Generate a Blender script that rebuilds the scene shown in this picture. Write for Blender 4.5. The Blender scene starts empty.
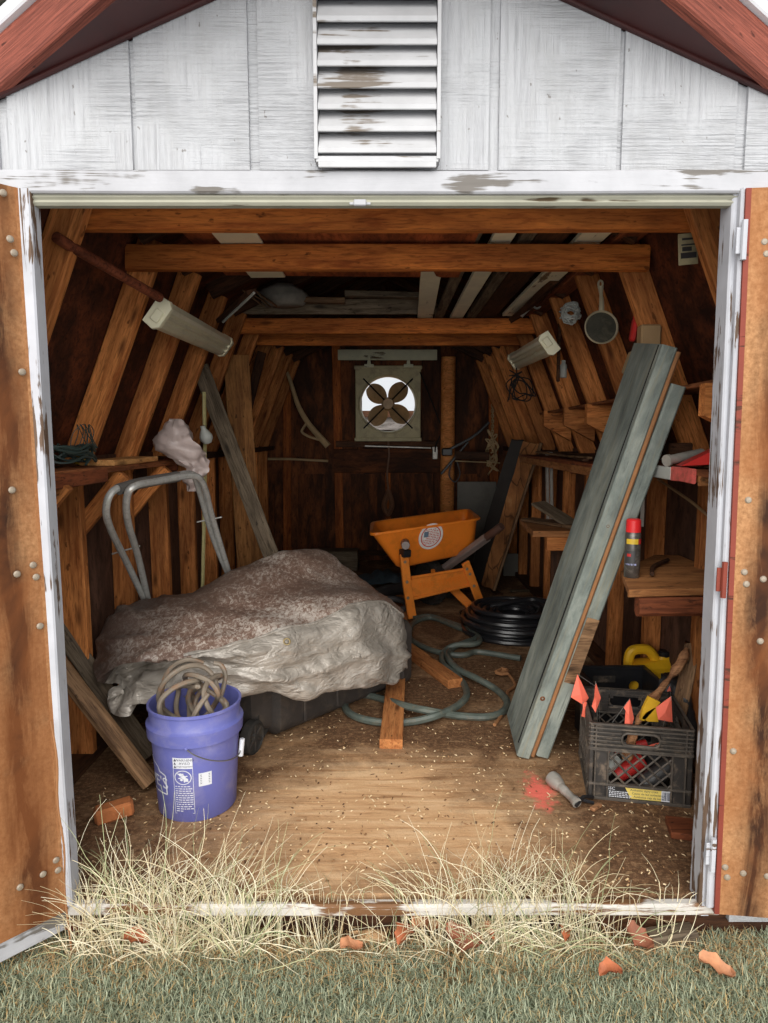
import bpy, math, random
from mathutils import Vector, Matrix, noise
random.seed(7)
PI = math.pi
V = Vector
COL = bpy.context.scene.collection
# ---------------------------------------------------------------- camera numbers
ZC, FPX, CX, CY = 1.24, 670.0, 388.0, 511.5
TH = math.atan((511.5 - 436.0) / FPX)
CT, ST = math.cos(TH), math.sin(TH)

def P(px, py, y):
    """point of the photograph's ray (px,py) at depth y in the shed"""
    v = (CY - py) / FPX
    dz = y * (v * CT - ST) / (CT + v * ST)
    d = y * CT - dz * ST
    return V(((px - CX) / FPX * d, y, ZC + dz))

def F(px, py, z=0.0):
    """point of the ray on the level z"""
    v = (CY - py) / FPX
    dz = z - ZC
    y = dz * (CT + v * ST) / (v * CT - ST)
    d = y * CT - dz * ST
    return V(((px - CX) / FPX * d, y, z))

# ---------------------------------------------------------------- materials
def srgb(r, g, b):
    f = lambda c: (c / 255 / 12.92) if c / 255 <= .04045 else ((c / 255 + .055) / 1.055) ** 2.4
    return (f(r), f(g), f(b), 1)

class NT:
    def __init__(s, name):
        s.m = bpy.data.materials.new(name); s.m.use_nodes = True
        s.t = s.m.node_tree; s.b = s.t.nodes['Principled BSDF']
    def n(s, typ, ins=None, **at):
        nd = s.t.nodes.new('ShaderNode' + typ)
        for k, v in at.items(): setattr(nd, k, v)
        for k, v in (ins or {}).items():
            if isinstance(v, bpy.types.NodeSocket): s.t.links.new(v, nd.inputs[k])
            else: nd.inputs[k].default_value = v
        return nd
    def link(s, a, b): s.t.links.new(a, b)
    def coord(s, scale=(1, 1, 1), rand=True, world=False):
        tc = s.n('TexCoord'); src = tc.outputs['Object']
        if world: src = s.n('NewGeometry').outputs['Position']
        if rand and not world:
            oi = s.n('ObjectInfo')
            mul = s.n('VectorMath', {0: oi.outputs['Random'], 1: (37.0, 11.0, 23.0)}, operation='MULTIPLY')
            src = s.n('VectorMath', {0: src, 1: mul.outputs[0]}, operation='ADD').outputs[0]
        return s.n('VectorMath', {0: src, 1: scale}, operation='MULTIPLY').outputs[0]
    def noise(s, vec, scale=1, detail=6, rough=.6, dist=0):
        return s.n('TexNoise', {'Vector': vec, 'Scale': scale, 'Detail': detail, 'Roughness': rough, 'Distortion': dist}).outputs['Fac']
    def ramp(s, fac, stops):
        r = s.n('ValToRGB', {0: fac}); e = r.color_ramp.elements
        while len(e) < len(stops): e.new(.5)
        for el, (p, c) in zip(e, stops):
            el.position = p; el.color = c if not isinstance(c, (int, float)) else (c, c, c, 1)
        return r.outputs[0]
    def mix(s, fac, a, b, mode='MIX'):
        nd = s.n('Mix', {0: fac, 6: a, 7: b}, data_type='RGBA', blend_type=mode)
        return nd.outputs[2]
    def bump(s, h, strength=.3, dist=.01):
        b = s.n('Bump', {'Height': h, 'Strength': strength, 'Distance': dist})
        s.link(b.outputs[0], s.b.inputs['Normal'])
    def set(s, col=None, rough=None, metal=None, **kw):
        for key, v in (('Base Color', col), ('Roughness', rough), ('Metallic', metal)):
            if v is None: continue
            if isinstance(v, bpy.types.NodeSocket): s.link(v, s.b.inputs[key])
            else: s.b.inputs[key].default_value = v
        for k, v in kw.items(): s.b.inputs[k.replace('_', ' ')].default_value = v
        return s.m

def wood(name, light, dark, stain=.5, grain=14, rough=.75, knots=True, bump=.25, stainc=None, var=.25, spec=.25, axis='X'):
    sw = (lambda a, b: (a, b, b)) if axis == 'X' else (lambda a, b: (b, b, a))
    k = NT(name); v = k.coord(sw(1.3, grain))
    g = k.noise(v, 3.0, 9, .68, .7)
    c = k.ramp(g, [(.34, dark), (.55, light), (.70, tuple(min(1, x * 1.22) for x in light[:3]) + (1,))])
    big = k.noise(k.coord(sw(1.1, 4)), 1.7, 5, .6, .3)
    f = k.ramp(big, [(.42, stain), (.62, 0.0)])
    c = k.mix(f, c, stainc or tuple(x * .30 for x in dark[:3]) + (1,))
    if knots:
        vo = k.n('TexVoronoi', {'Vector': k.coord(sw(3.2, 11)), 'Scale': 1.0}).outputs['Distance']
        kf = k.ramp(vo, [(.06, .85), (.17, 0.0)])
        c = k.mix(kf, c, tuple(x * .25 for x in dark[:3]) + (1,))
    g2 = k.noise(v, 12.0, 4, .6, .4)
    c = k.mix(k.ramp(g2, [(.34, .62), (.50, 0.0)]), c, tuple(x * .38 for x in dark[:3]) + (1,))
    sp = k.noise(k.coord(sw(14, 30)), 1.6, 3, .5)
    c = k.mix(k.ramp(sp, [(.66, 0.0), (.72, .75)]), c, tuple(x * .22 for x in dark[:3]) + (1,))
    g = k.n('Math', {0: g, 1: g2}, operation='ADD').outputs[0]
    if var:
        r = k.n('ObjectInfo').outputs['Random']
        vv = k.n('MapRange', {0: r, 3: 1 - var, 4: 1 + var * .4}).outputs[0]
        hs = k.n('HueSaturation', {'Value': vv, 'Color': c}); c = hs.outputs[0]
    k.bump(g, bump, .004)
    return k.set(c, rough, 0, Specular_IOR_Level=spec)

def plain(name, col, rough=.5, metal=0, var=.12, scale=8, bump=0, dirt=None, dirt_amt=.4, spec=.5, **kw):
    k = NT(name); v = k.coord((1, 1, 1))
    g = k.noise(v, scale, 5, .6)
    lo = tuple(max(0, x * (1 - var)) for x in col[:3]) + (1,); hi = tuple(min(1, x * (1 + var)) for x in col[:3]) + (1,)
    c = k.ramp(g, [(.3, lo), (.7, hi)])
    if dirt:
        d = k.noise(v, scale * 1.7, 8, .7, .4)
        c = k.mix(k.ramp(d, [(.5, 0.0), (.68, dirt_amt)]), c, dirt)
    if bump: k.bump(k.noise(v, scale * 5, 4, .6), bump, .004)
    return k.set(c, rough, metal, Specular_IOR_Level=spec, **kw)

def weathered(name, paint, under, amt=.5, gx=2.0, gy=30, rough=.65, grey=None, axis='X', world=False, thr=.06):
    """peeling paint over wood, worn along the grain"""
    k = NT(name)
    sc = {'X': (gx, gy, gy), 'Z': (gy, gy, gx)}[axis]
    v = k.coord(sc, world=world)
    a = k.noise(v, 1.0, 8, .65, .6)
    b = k.noise(k.coord((2.5, 2.5, 2.5), world=world), 1.6, 4, .6)
    s = k.n('Math', {0: a, 1: b}, operation='ADD').outputs[0]
    f = k.ramp(s, [(.5, 0.0), (.5001, 0.0)])
    mr = k.n('MapRange', {0: s, 1: 1.5 - amt, 2: 1.5 - amt + thr, 3: 0.0, 4: 1.0}, clamp=True).outputs[0]
    g = k.noise(k.coord((6, 6, 6), world=world), 1.5, 5, .6)
    p = k.ramp(g, [(.3, tuple(x * .84 for x in paint[:3]) + (1,)), (.65, paint)])
    u = k.mix(a, under, tuple(x * .35 for x in under[:3]) + (1,))
    c = k.mix(mr, p, u)
    h = k.n('Math', {0: a, 1: k.n('Math', {0: mr, 1: -.8}, operation='MULTIPLY').outputs[0]}, operation='ADD').outputs[0]
    k.bump(h, .35, .004)
    return k.set(c, rough, 0, Specular_IOR_Level=.3)

# ---------------------------------------------------------------- mesh builder
class MB:
    def __init__(s): s.v = []; s.f = []; s.m = []
    def add(s, verts, faces, mi=0, M=None):
        o = len(s.v)
        s.v += [tuple(M @ V(p)) if M is not None else tuple(p) for p in verts]
        s.f += [tuple(i + o for i in f) for f in faces]; s.m += [mi] * len(faces)
        return s
    def box(s, size, M=None, mi=0, c=0.0):
        """box centred at the origin of M, edges chamfered by c"""
        x, y, z = (a / 2 for a in size)
        if c <= 0:
            vs = [(i * x, j * y, k * z) for i in (-1, 1) for j in (-1, 1) for k in (-1, 1)]
            return s.add(vs, [(0, 1, 3, 2), (4, 6, 7, 5), (0, 4, 5, 1), (2, 3, 7, 6), (0, 2, 6, 4), (1, 5, 7, 3)], mi, M)
        c = min(c, x * .9, y * .9, z * .9)
        prof = [(-y, -z + c), (-y, z - c), (-y + c, z), (y - c, z), (y, z - c), (y, -z + c), (y - c, -z), (-y + c, -z)]
        rings = []
        for xx, k in ((-x, 1), (-x + c, 0), (x - c, 0), (x, 1)):
            rings.append([(xx, p * (1 - k * c / y), q * (1 - k * c / z)) for p, q in prof])
        return s.loft(rings, mi, M, cap=True)
    def loft(s, rings, mi=0, M=None, cap=False, closed=True, wrap=False):
        n = len(rings[0]); vs = [p for r in rings for p in r]; fs = []
        R = len(rings)
        for a in range(R if wrap else R - 1):
            b = (a + 1) % R
            for i in range(n if closed else n - 1):
                j = (i + 1) % n
                fs.append((a * n + i, a * n + j, b * n + j, b * n + i))
        if cap: fs += [tuple(range(n - 1, -1, -1)), tuple((R - 1) * n + i for i in range(n))]
        return s.add(vs, fs, mi, M)
    def prism(s, poly, h0, h1, mi=0, M=None):
        """polygon in XY pulled along Z"""
        n = len(poly)
        return s.loft([[(x, y, h0) for x, y in poly], [(x, y, h1) for x, y in poly]], mi, M, cap=True)
    def tube(s, pts, r, seg=8, mi=0, closed=False, cap=True, flat=1.0):
        pts = [V(p) for p in pts]; n = len(pts)
        rr = r if callable(r) else (lambda t: r)
        up = None; rings = []
        for i, p in enumerate(pts):
            if closed: t = pts[(i + 1) % n] - pts[i - 1]
            else: t = pts[min(i + 1, n - 1)] - pts[max(i - 1, 0)]
            if t.length < 1e-9: t = V((0, 0, 1))
            t.normalize()
            if up is None: up = V((0, 0, 1)) if abs(t.z) < .9 else V((1, 0, 0))
            a = (up - t * up.dot(t))
            if a.length < 1e-6: a = t.orthogonal()
            a.normalize(); b = t.cross(a); up = a
            R = rr(i / max(1, n - 1))
            rings.append([p + (a * math.cos(q) * flat + b * math.sin(q)) * R for q in (2 * PI * k / seg for k in range(seg))])
        return s.loft([[tuple(p) for p in r_] for r_ in rings], mi, None, cap=cap and not closed, wrap=closed)
    def lathe(s, prof, seg=24, mi=0, M=None, cap=True):
        rings = [[(r * math.cos(2 * PI * k / seg), r * math.sin(2 * PI * k / seg), z) for k in range(seg)] for r, z in prof]
        return s.loft(rings, mi, M, cap=cap)
    def sphere(s, c, r, seg=16, mi=0, sq=(1, 1, 1)):
        rings = []
        for i in range(1, 10):
            a = PI * i / 10
            rings.append([(c[0] + r * sq[0] * math.sin(a) * math.cos(2 * PI * k / seg), c[1] + r * sq[1] * math.sin(a) * math.sin(2 * PI * k / seg), c[2] - r * sq[2] * math.cos(a)) for k in range(seg)])
        return s.loft(rings, mi, None, cap=True)
    def grid(s, pts, mi=0):
        """pts[i][j]"""
        n, m = len(pts), len(pts[0])
        return s.add([p for r in pts for p in r], [(i * m + j, i * m + j + 1, (i + 1) * m + j + 1, (i + 1) * m + j) for i in range(n - 1) for j in range(m - 1)], mi)
    def build(s, name, mats, parent=None, M=None, loc=None, smooth=35, base=False):
        me = bpy.data.meshes.new(name)
        o = bpy.data.objects.new(name, me)
        vs = s.v
        if base and loc is None and parent is None:
            xs, ys, zs = zip(*vs)
            loc = V(((min(xs) + max(xs)) / 2, (min(ys) + max(ys)) / 2, min(zs)))
        if loc is not None:
            vs = [(a - loc[0], b - loc[1], c - loc[2]) for a, b, c in vs]
        me.from_pydata(vs, [], s.f); me.update()
        if not isinstance(mats, (list, tuple)): mats = [mats]
        for m in mats: me.materials.append(m)
        me.polygons.foreach_set('material_index', s.m)
        import bmesh
        bm = bmesh.new(); bm.from_mesh(me); bmesh.ops.recalc_face_normals(bm, faces=bm.faces); bm.to_mesh(me); bm.free()
        if smooth:
            me.polygons.foreach_set('use_smooth', [True] * len(me.polygons))
            me.set_sharp_from_angle(angle=math.radians(smooth))
        COL.objects.link(o)
        MW = M if M is not None else (Matrix.Translation(loc) if loc is not None else Matrix())
        if parent is not None:
            o.parent = parent; o.matrix_basis = WM[parent.name].inverted() @ MW
        else: o.matrix_basis = MW
        WM[o.name] = MW.copy()
        return o
WM = {}

def tag(o, label=None, cat=None, group=None, kind=None):
    for k, v in (('label', label), ('category', cat), ('group', group), ('kind', kind)):
        if v: o[k] = v
    return o

def thing(name, loc, label, cat, group=None):
    o = bpy.data.objects.new(name, None); COL.objects.link(o)
    o.empty_display_size = .05; o.location = loc; WM[o.name] = Matrix.Translation(loc)
    return tag(o, label, cat, group)

def frame(o, x, z):
    x = V(x).normalized(); z = V(z); z = (z - x * z.dot(x)).normalized(); y = z.cross(x)
    M = Matrix((x, y, z)).transposed().to_4x4(); M.translation = V(o); return M

def T(x, y, z): return Matrix.Translation((x, y, z))
def RX(a): return Matrix.Rotation(math.radians(a), 4, 'X')
def RY(a): return Matrix.Rotation(math.radians(a), 4, 'Y')
def RZ(a): return Matrix.Rotation(math.radians(a), 4, 'Z')

def plank_mb(L, w, t, c=.003, warp=.0025, seed=0, mi=0, jag=0.0, seg=.22):
    """a sawn board: along X from 0 to L, width on Y, thickness on Z, a little crooked"""
    rnd = random.Random(seed); s = MB(); n = max(2, int(L / seg) + 1)
    y, z = w / 2, t / 2; c = min(c, z * .8, y * .8)
    prof = [(-y, -z + c), (-y, z - c), (-y + c, z), (y - c, z), (y, z - c), (y, -z + c), (y - c, -z), (-y + c, -z)]
    rings = []
    bw = [rnd.uniform(-warp, warp) for _ in range(4)]
    for i in range(n + 1):
        u = i / n
        oy = bw[0] * math.sin(PI * u) + rnd.uniform(-warp, warp) * .25; oz = bw[1] * math.sin(PI * u * 1.6) + rnd.uniform(-warp, warp) * .2
        tw = bw[2] * u * 4
        ring = []
        for p, q in prof:
            jx = rnd.uniform(-jag, jag) if i in (0, n) else 0
            ring.append((u * L + jx, p + oy - q * tw, q + oz + p * tw))
        rings.append(ring)
    s.loft(rings, mi, cap=True)
    return s

SEED = [100]
def board(name, p0, p1, w, t, zdir, mat, parent=None, label=None, cat=None, group=None, c=.003, warp=.0025, jag=0.0):
    SEED[0] += 1
    p0, p1 = V(p0), V(p1)
    M = frame(p0, p1 - p0, zdir)
    o = plank_mb((p1 - p0).length, w, t, c, warp, SEED[0], jag=jag).build(name, mat, parent, M)
    return tag(o, label, cat, group)

def spline(pts, n=8, closed=False):
    pts = [V(p) for p in pts]; N = len(pts); out = []
    for i in range(N if closed else N - 1):
        if closed: a, b, c, d = pts[i - 1], pts[i], pts[(i + 1) % N], pts[(i + 2) % N]
        else: a, b, c, d = pts[max(i - 1, 0)], pts[i], pts[i + 1], pts[min(i + 2, N - 1)]
        for k in range(n):
            t = k / n
            out.append(.5 * ((2 * b) + (c - a) * t + (2 * a - 5 * b + 4 * c - d) * t * t + (3 * b - a - 3 * c + d) * t ** 3))
    if not closed: out.append(pts[-1])
    return out

def dup(o, loc=None, label=None):
    """a thing with copies of its parts and sub-parts"""
    c = o.copy(); COL.objects.link(c); WM[c.name] = WM[o.name].copy()
    for ch in [x for x in bpy.data.objects if x.parent == o]:
        d = dup(ch); d.parent = c
    if loc is not None: c.location = loc
    if label: c['label'] = label
    return c

def text_mb(body, size, M=None, mi=0, align='CENTER', ext=0.0):
    cu = bpy.data.curves.new('lettering', 'FONT'); cu.body = body; cu.size = size; cu.align_x = align; cu.align_y = 'CENTER'
    cu.resolution_u = 2; cu.extrude = ext
    o = bpy.data.objects.new('lettering', cu); COL.objects.link(o)
    me = bpy.data.meshes.new_from_object(o.evaluated_get(bpy.context.evaluated_depsgraph_get()))
    s = MB(); s.add([tuple(v.co) for v in me.vertices], [tuple(p.vertices) for p in me.polygons], mi, M)
    bpy.data.objects.remove(o); bpy.data.curves.remove(cu); bpy.data.meshes.remove(me)
    return s
# ---------------------------------------------------------------- materials of the shed
M_stud = wood('stud_wood', srgb(224, 144, 80), srgb(168, 94, 44), stain=.45, grain=13, stainc=srgb(70, 34, 16))
M_beam = wood('beam_wood', srgb(214, 124, 54), srgb(160, 80, 30), stain=.45, grain=12, stainc=srgb(80, 36, 14))
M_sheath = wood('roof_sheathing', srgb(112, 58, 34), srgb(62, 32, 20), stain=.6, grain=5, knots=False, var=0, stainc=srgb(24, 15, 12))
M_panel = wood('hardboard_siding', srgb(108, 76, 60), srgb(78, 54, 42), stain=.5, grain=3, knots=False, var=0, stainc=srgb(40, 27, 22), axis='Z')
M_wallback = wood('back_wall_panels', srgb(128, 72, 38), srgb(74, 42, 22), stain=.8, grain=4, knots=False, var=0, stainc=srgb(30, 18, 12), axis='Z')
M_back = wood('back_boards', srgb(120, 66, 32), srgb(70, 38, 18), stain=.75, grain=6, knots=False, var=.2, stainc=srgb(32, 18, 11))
M_old = wood('weathered_plank', srgb(150, 116, 84), srgb(92, 66, 46), stain=.35, grain=16, stainc=srgb(60, 44, 32))
M_grey = wood('grey_plank', srgb(128, 112, 92), srgb(84, 70, 54), stain=.4, grain=16, stainc=srgb(52, 42, 34))
M_ply = wood('plywood', srgb(172, 118, 72), srgb(130, 82, 46), stain=.3, grain=6, knots=False, stainc=srgb(110, 62, 30))
M_dark = wood('dark_wood', srgb(92, 58, 36), srgb(56, 34, 22), stain=.5, grain=10)
M_redwood = wood('red_stained_wood', srgb(148, 82, 50), srgb(104, 54, 32), stain=.3, grain=10)
M_lumber = wood('new_lumber', srgb(206, 138, 82), srgb(170, 100, 54), stain=.25, grain=12, stainc=srgb(120, 70, 40))

def siding_mat():
    k = NT('white_siding')
    a = k.noise(k.coord((90, 90, 3), world=True), 1, 5, .6, .4)
    b = k.noise(k.coord((5, 5, 170), world=True), 1, 5, .6, .3)
    m = k.noise(k.coord((4, 4, 4), world=True), 1.3, 3, .5)
    h = k.n('Mix', {0: k.ramp(m, [(.4, 0.0), (.6, 1.0)]), 2: a, 3: b}, data_type='FLOAT').outputs[0]
    st = k.noise(k.coord((9, 9, 3), world=True), 1.5, 8, .7, .5)
    c = k.mix(k.ramp(st, [(.50, 0.0), (.8, .35)]), srgb(182, 183, 186), srgb(146, 144, 141))
    c = k.mix(k.ramp(h, [(.36, .34), (.48, 0.0)]), c, srgb(150, 150, 154))
    sp = k.noise(k.coord((60, 60, 40), world=True), 1.0, 3, .5)
    c = k.mix(k.ramp(sp, [(.71, 0.0), (.74, .7)]), c, srgb(110, 104, 98))
    k.bump(h, 1.0, .010)
    return k.set(c, .6, 0, Specular_IOR_Level=.3)
M_siding = siding_mat()
M_white = weathered('peeling_white_paint', srgb(180, 180, 184), srgb(136, 130, 124), amt=.44, gx=2.5, gy=40)
M_jamb = weathered('chipped_white_paint', srgb(186, 187, 193), srgb(120, 96, 78), amt=.40, gx=3, gy=60, thr=.03)
M_sill = weathered('worn_white_sill', srgb(205, 200, 192), srgb(140, 100, 66), amt=.52, gx=3, gy=40)
M_cream = weathered('dirty_cream_paint', srgb(164, 162, 146), srgb(96, 80, 58), amt=.36, gx=2, gy=40)
M_cream2 = weathered('pale_cream_paint', srgb(226, 222, 190), srgb(140, 118, 84), amt=.34, gx=2, gy=30)
M_vent = weathered('vent_paint', srgb(190, 190, 192), srgb(150, 138, 126), amt=.34, gx=2, gy=30)
M_fascia = wood('red_stain', srgb(152, 84, 68), srgb(104, 54, 44), stain=.25, grain=60, knots=False, var=0, bump=.5)
M_soffit = plain('shaded_red_paint', srgb(62, 19, 17), .5, 0, .25, 5, dirt=srgb(34, 15, 14))  # red paint darkened: the overhang's shade is put into the colour
M_doored = weathered('red_door_edge', srgb(128, 58, 44), srgb(92, 54, 38), amt=.4, gx=2, gy=30)
M_black = plain('blackness', srgb(16, 13, 11), .9)
M_nail = plain('bolt_metal', srgb(150, 138, 122), .5, .2, .15, 60, dirt=srgb(120, 80, 50))

def door_mat():
    k = NT('door_particle_board')
    fine = k.noise(k.coord((1, 1, 1), rand=False), 90, 6, .7)
    c = k.ramp(fine, [(.3, srgb(134, 94, 60)), (.6, srgb(174, 128, 88)), (.8, srgb(190, 150, 110))])
    lc = k.coord((1, 1, 1), rand=False)
    r = k.n('VectorMath', {0: k.n('VectorMath', {0: lc, 1: (1, 1, 0)}, operation='MULTIPLY').outputs[0]}, operation='LENGTH').outputs['Value']
    M2 = lambda a, b, op='ADD': k.n('Math', {0: a, 1: b}, operation=op).outputs[0]
    zc_ = k.coord((0, 0, 1), rand=False)
    wob = M2(M2(k.noise(k.coord((3, 3, 1.6), rand=True), 1.3, 6, .6), -.5), .16, 'MULTIPLY')
    for cen, wid, amt in ((.075, .075, 1.3), (.22, .05, 1.0), (.38, .06, .9), (.62, .08, 1.0)):
        dd_ = M2(M2(M2(r, wob), -cen), 0, 'ADD'); dd_ = k.n('Math', {0: dd_}, operation='ABSOLUTE').outputs[0]
        f = k.n('MapRange', {0: dd_, 1: 0.0, 2: wid, 3: amt, 4: 0.0}).outputs[0]
        st = k.noise(k.coord((16, 16, 2.2), rand=True), 1.0 + cen, 9, .72, .8)
        f = M2(f, k.ramp(st, [(.30, 0.15), (.55, min(1, amt))]), 'MULTIPLY')
        c = k.mix(f, c, srgb(52, 30, 18))
    st2 = k.noise(k.coord((3, 3, 2), rand=True), 1.4, 5, .6, .4)
    c = k.mix(k.ramp(st2, [(.42, .5), (.62, 0.0)]), c, srgb(140, 82, 42))
    k.bump(fine, .25, .003)
    return k.set(c, .8, 0, Specular_IOR_Level=.2)
M_door = door_mat()

def floor_mat():
    k = NT('dirty_plywood_floor')
    g = k.noise(k.coord((2.2, 26, 26), world=True), 1.2, 9, .68, .9)
    c = k.ramp(g, [(.28, srgb(140, 100, 66)), (.44, srgb(208, 164, 120)), (.68, srgb(232, 196, 154))])
    pos = k.n('NewGeometry').outputs['Position']; sx = k.n('SeparateXYZ', {0: pos})
    d = k.noise(k.coord((1, 1, 1), world=True), 2.6, 9, .68, .6)
    # soil: heavy at the left front corner, by the crates and towards the back
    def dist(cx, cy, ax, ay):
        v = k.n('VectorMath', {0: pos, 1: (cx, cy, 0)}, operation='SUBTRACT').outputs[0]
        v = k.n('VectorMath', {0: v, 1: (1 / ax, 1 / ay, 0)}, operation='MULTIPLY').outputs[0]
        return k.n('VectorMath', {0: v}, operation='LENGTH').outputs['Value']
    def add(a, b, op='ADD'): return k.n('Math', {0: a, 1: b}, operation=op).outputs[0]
    clean = k.n('MapRange', {0: dist(-.02, 2.08, .50, .42), 1: .5, 2: 1.4, 3: 0.0, 4: 1.0}).outputs[0]  # paler front centre: cleaner plywood, plus doorway daylight painted into the colour
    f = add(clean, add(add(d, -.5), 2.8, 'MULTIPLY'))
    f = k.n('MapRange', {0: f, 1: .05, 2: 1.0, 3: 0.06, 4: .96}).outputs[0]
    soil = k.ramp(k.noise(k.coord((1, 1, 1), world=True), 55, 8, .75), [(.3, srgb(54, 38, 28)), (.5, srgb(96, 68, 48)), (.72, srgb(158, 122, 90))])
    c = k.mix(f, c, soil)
    # scuffs and pale sawdust
    sd = k.noise(k.coord((3, 9, 3), world=True), 4, 9, .75, .4)
    c = k.mix(k.ramp(sd, [(.56, 0.0), (.72, .55)]), c, srgb(222, 184, 138))
    cr = k.noise(k.coord((1, 1, 1), world=True), 160, 4, .6)
    c = k.mix(k.ramp(cr, [(.64, 0.0), (.68, .8)]), c, srgb(206, 170, 124))
    c = k.mix(k.ramp(cr, [(.30, .7), (.35, 0.0)]), c, srgb(50, 32, 22))
    # coral spray paint mark
    q = F(539, 792)
    sp = add(dist(q.x, q.y, .05, .11), add(add(k.noise(k.coord((1, 1, 1), world=True), 20, 6, .7), -.5), 3.2, 'MULTIPLY'))
    c = k.mix(k.n('MapRange', {0: sp, 1: .5, 2: 1.15, 3: .95, 4: 0.0}).outputs[0], c, srgb(236, 116, 100))
    k.bump(k.n('Math', {0: g, 1: k.noise(k.coord((1, 1, 1), world=True), 70, 6, .7)}, operation='ADD').outputs[0], .5, .006)
    return k.set(c, .85, 0, Specular_IOR_Level=.15)
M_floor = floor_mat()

def soil_mat():
    k = NT('straw_soil')
    v = k.coord((1, 1, 1), world=True)
    a = k.noise(v, 30, 8, .7); b = k.noise(v, 5, 6, .6)
    c = k.ramp(a, [(.3, srgb(96, 70, 46)), (.5, srgb(172, 134, 92)), (.72, srgb(216, 184, 138))])
    pos = k.n('SeparateXYZ', {0: k.n('NewGeometry').outputs['Position']}).outputs['Y']
    f = k.n('Math', {0: pos, 1: k.n('Math', {0: b, 1: .16}, operation='MULTIPLY').outputs[0]}, operation='ADD').outputs[0]
    f = k.n('MapRange', {0: f, 1: 1.60, 2: 1.72, 3: 1.0, 4: 0.0}).outputs[0]
    c = k.mix(f, c, srgb(104, 112, 86))
    k.bump(a, .8, .01)
    return k.set(c, .9, 0, Specular_IOR_Level=.1)
M_soil = soil_mat()
M_turf = None

# ---------------------------------------------------------------- dimensions
YF = 1.68            # face of the front wall
YB = 6.65            # back wall
WI = 1.12            # inner face of the studs
WS = 1.215           # wall sheathing
GZ = -.12            # lawn level
KN = 1.10            # knee height
BAY = .475
YS = [1.95 + BAY * i for i in range(10)]
LA, LB = V((1.25, 0, 1.10)), V((.905, 0, 1.97))       # lower roof slope, inner surface
RIDGE = 2.42

# ---------------------------------------------------------------- floor and ground
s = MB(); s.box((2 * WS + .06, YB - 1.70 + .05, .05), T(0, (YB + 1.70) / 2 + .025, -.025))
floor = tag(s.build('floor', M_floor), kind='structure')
s = MB()
rows = []
for i in range(60):
    rows.append([(-2.2 + 4.4 * j / 90, .3 + i * .05 if i < 59 else 16, GZ - .012 + .02 * noise.noise(V((j * .3, i * .3, 1))) - (0 if i < 59 else .4)) for j in range(91)])
s.grid(rows)
ground = tag(s.build('ground', M_soil), kind='structure')
# threshold plank under the door opening
o = board('trim_1', (-.90, 1.672, -.020), (.885, 1.672, -.020), .034, .030, (0, 1, 0), M_sill, c=.006); tag(o, kind='structure')
o = board('trim_2', (-1.2, 1.715, -.092), (1.2, 1.715, -.092), .08, .03, (0, 1, 0), M_dark); tag(o, kind='structure')

# ---------------------------------------------------------------- side walls with studs, rafters
for sd, nm in ((-1, 'wall_left'), (1, 'wall_right')):
    s = MB(); s.box((.02, YB - YF, 1.16), T(sd * (WS + .01), (YB + YF) / 2, .58))
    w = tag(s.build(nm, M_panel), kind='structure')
    WI = 1.12 if sd < 0 else 1.14
    for y in YS:
        board('stud', (sd * (WI + WS) / 2, y + .02, .04), (sd * (WI + WS) / 2, y + .02, 1.10), WS - WI - .002, .04, (0, 1, 0), M_stud, w)
    board('bottom_plate', (sd * (WI + WS) / 2, 1.75, .02), (sd * (WI + WS) / 2, YB - .01, .02), .093, .038, (0, 0, 1), M_dark, w)
    board('top_plate', (sd * (WI + WS) / 2, 1.75, 1.12), (sd * (WI + WS) / 2, YB - .01, 1.12), .093, .038, (0, 0, 1), M_dark, w)

# back wall with a square opening behind the fan
FC = P(389.5, 402, YB); FH = .27
s = MB()
def quad(s, x0, x1, z0, z1, y, t=.02, mi=0): s.box((x1 - x0, t, z1 - z0), T((x0 + x1) / 2, y + t / 2, (z0 + z1) / 2), mi)
quad(s, -1.24, FC.x - FH, 0, 2.5, YB); quad(s, FC.x + FH, 1.24, 0, 2.5, YB)
quad(s, FC.x - FH, FC.x + FH, 0, FC.z - FH, YB); quad(s, FC.x - FH, FC.x + FH, FC.z + FH, 2.5, YB)
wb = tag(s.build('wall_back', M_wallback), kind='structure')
yb = YB - .025
def bk(name, px0, py0, px1, py1, w, mat=M_back, t=.04, y=yb):
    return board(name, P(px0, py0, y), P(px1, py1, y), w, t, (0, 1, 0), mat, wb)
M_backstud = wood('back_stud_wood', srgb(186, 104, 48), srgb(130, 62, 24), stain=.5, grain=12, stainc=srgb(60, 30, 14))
bk('stud', 287.5, 556, 287.5, 345, .075, M_backstud); bk('stud', 340, 556, 336, 345, .08, M_backstud)
bk('stud', 388, 556, 388, 470, .05, M_backstud); bk('stud', 437, 556, 437, 345, .07)
bk('stud', 494, 556, 493, 345, .09, M_backstud); bk('stud', 262, 556, 262, 345, .06); bk('stud', 513, 556, 513, 345, .06)
bk('rail', 334, 461, 441, 461, .23, M_back, .03, yb - .035); bk('rail', 336, 444, 440, 444, .06, M_dark, .045, yb - .02)
bk('panel_board', 345, 360, 345, 440, .22, M_back, .018); bk('panel_board', 430, 360, 430, 440, .16, M_back, .018)
bk('bottom_plate', 258, 553, 515, 553, .05, M_dark)
for x, w in ((265, .2), (312, .28), (364, .26), (412, .26), (468, .2)): bk('wall_board', x, 553, x, 474, w, M_back, .014, yb + .012)
bk('header_board', 338, 355, 437, 355, .10, M_cream2, .03, yb - .01)

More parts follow.
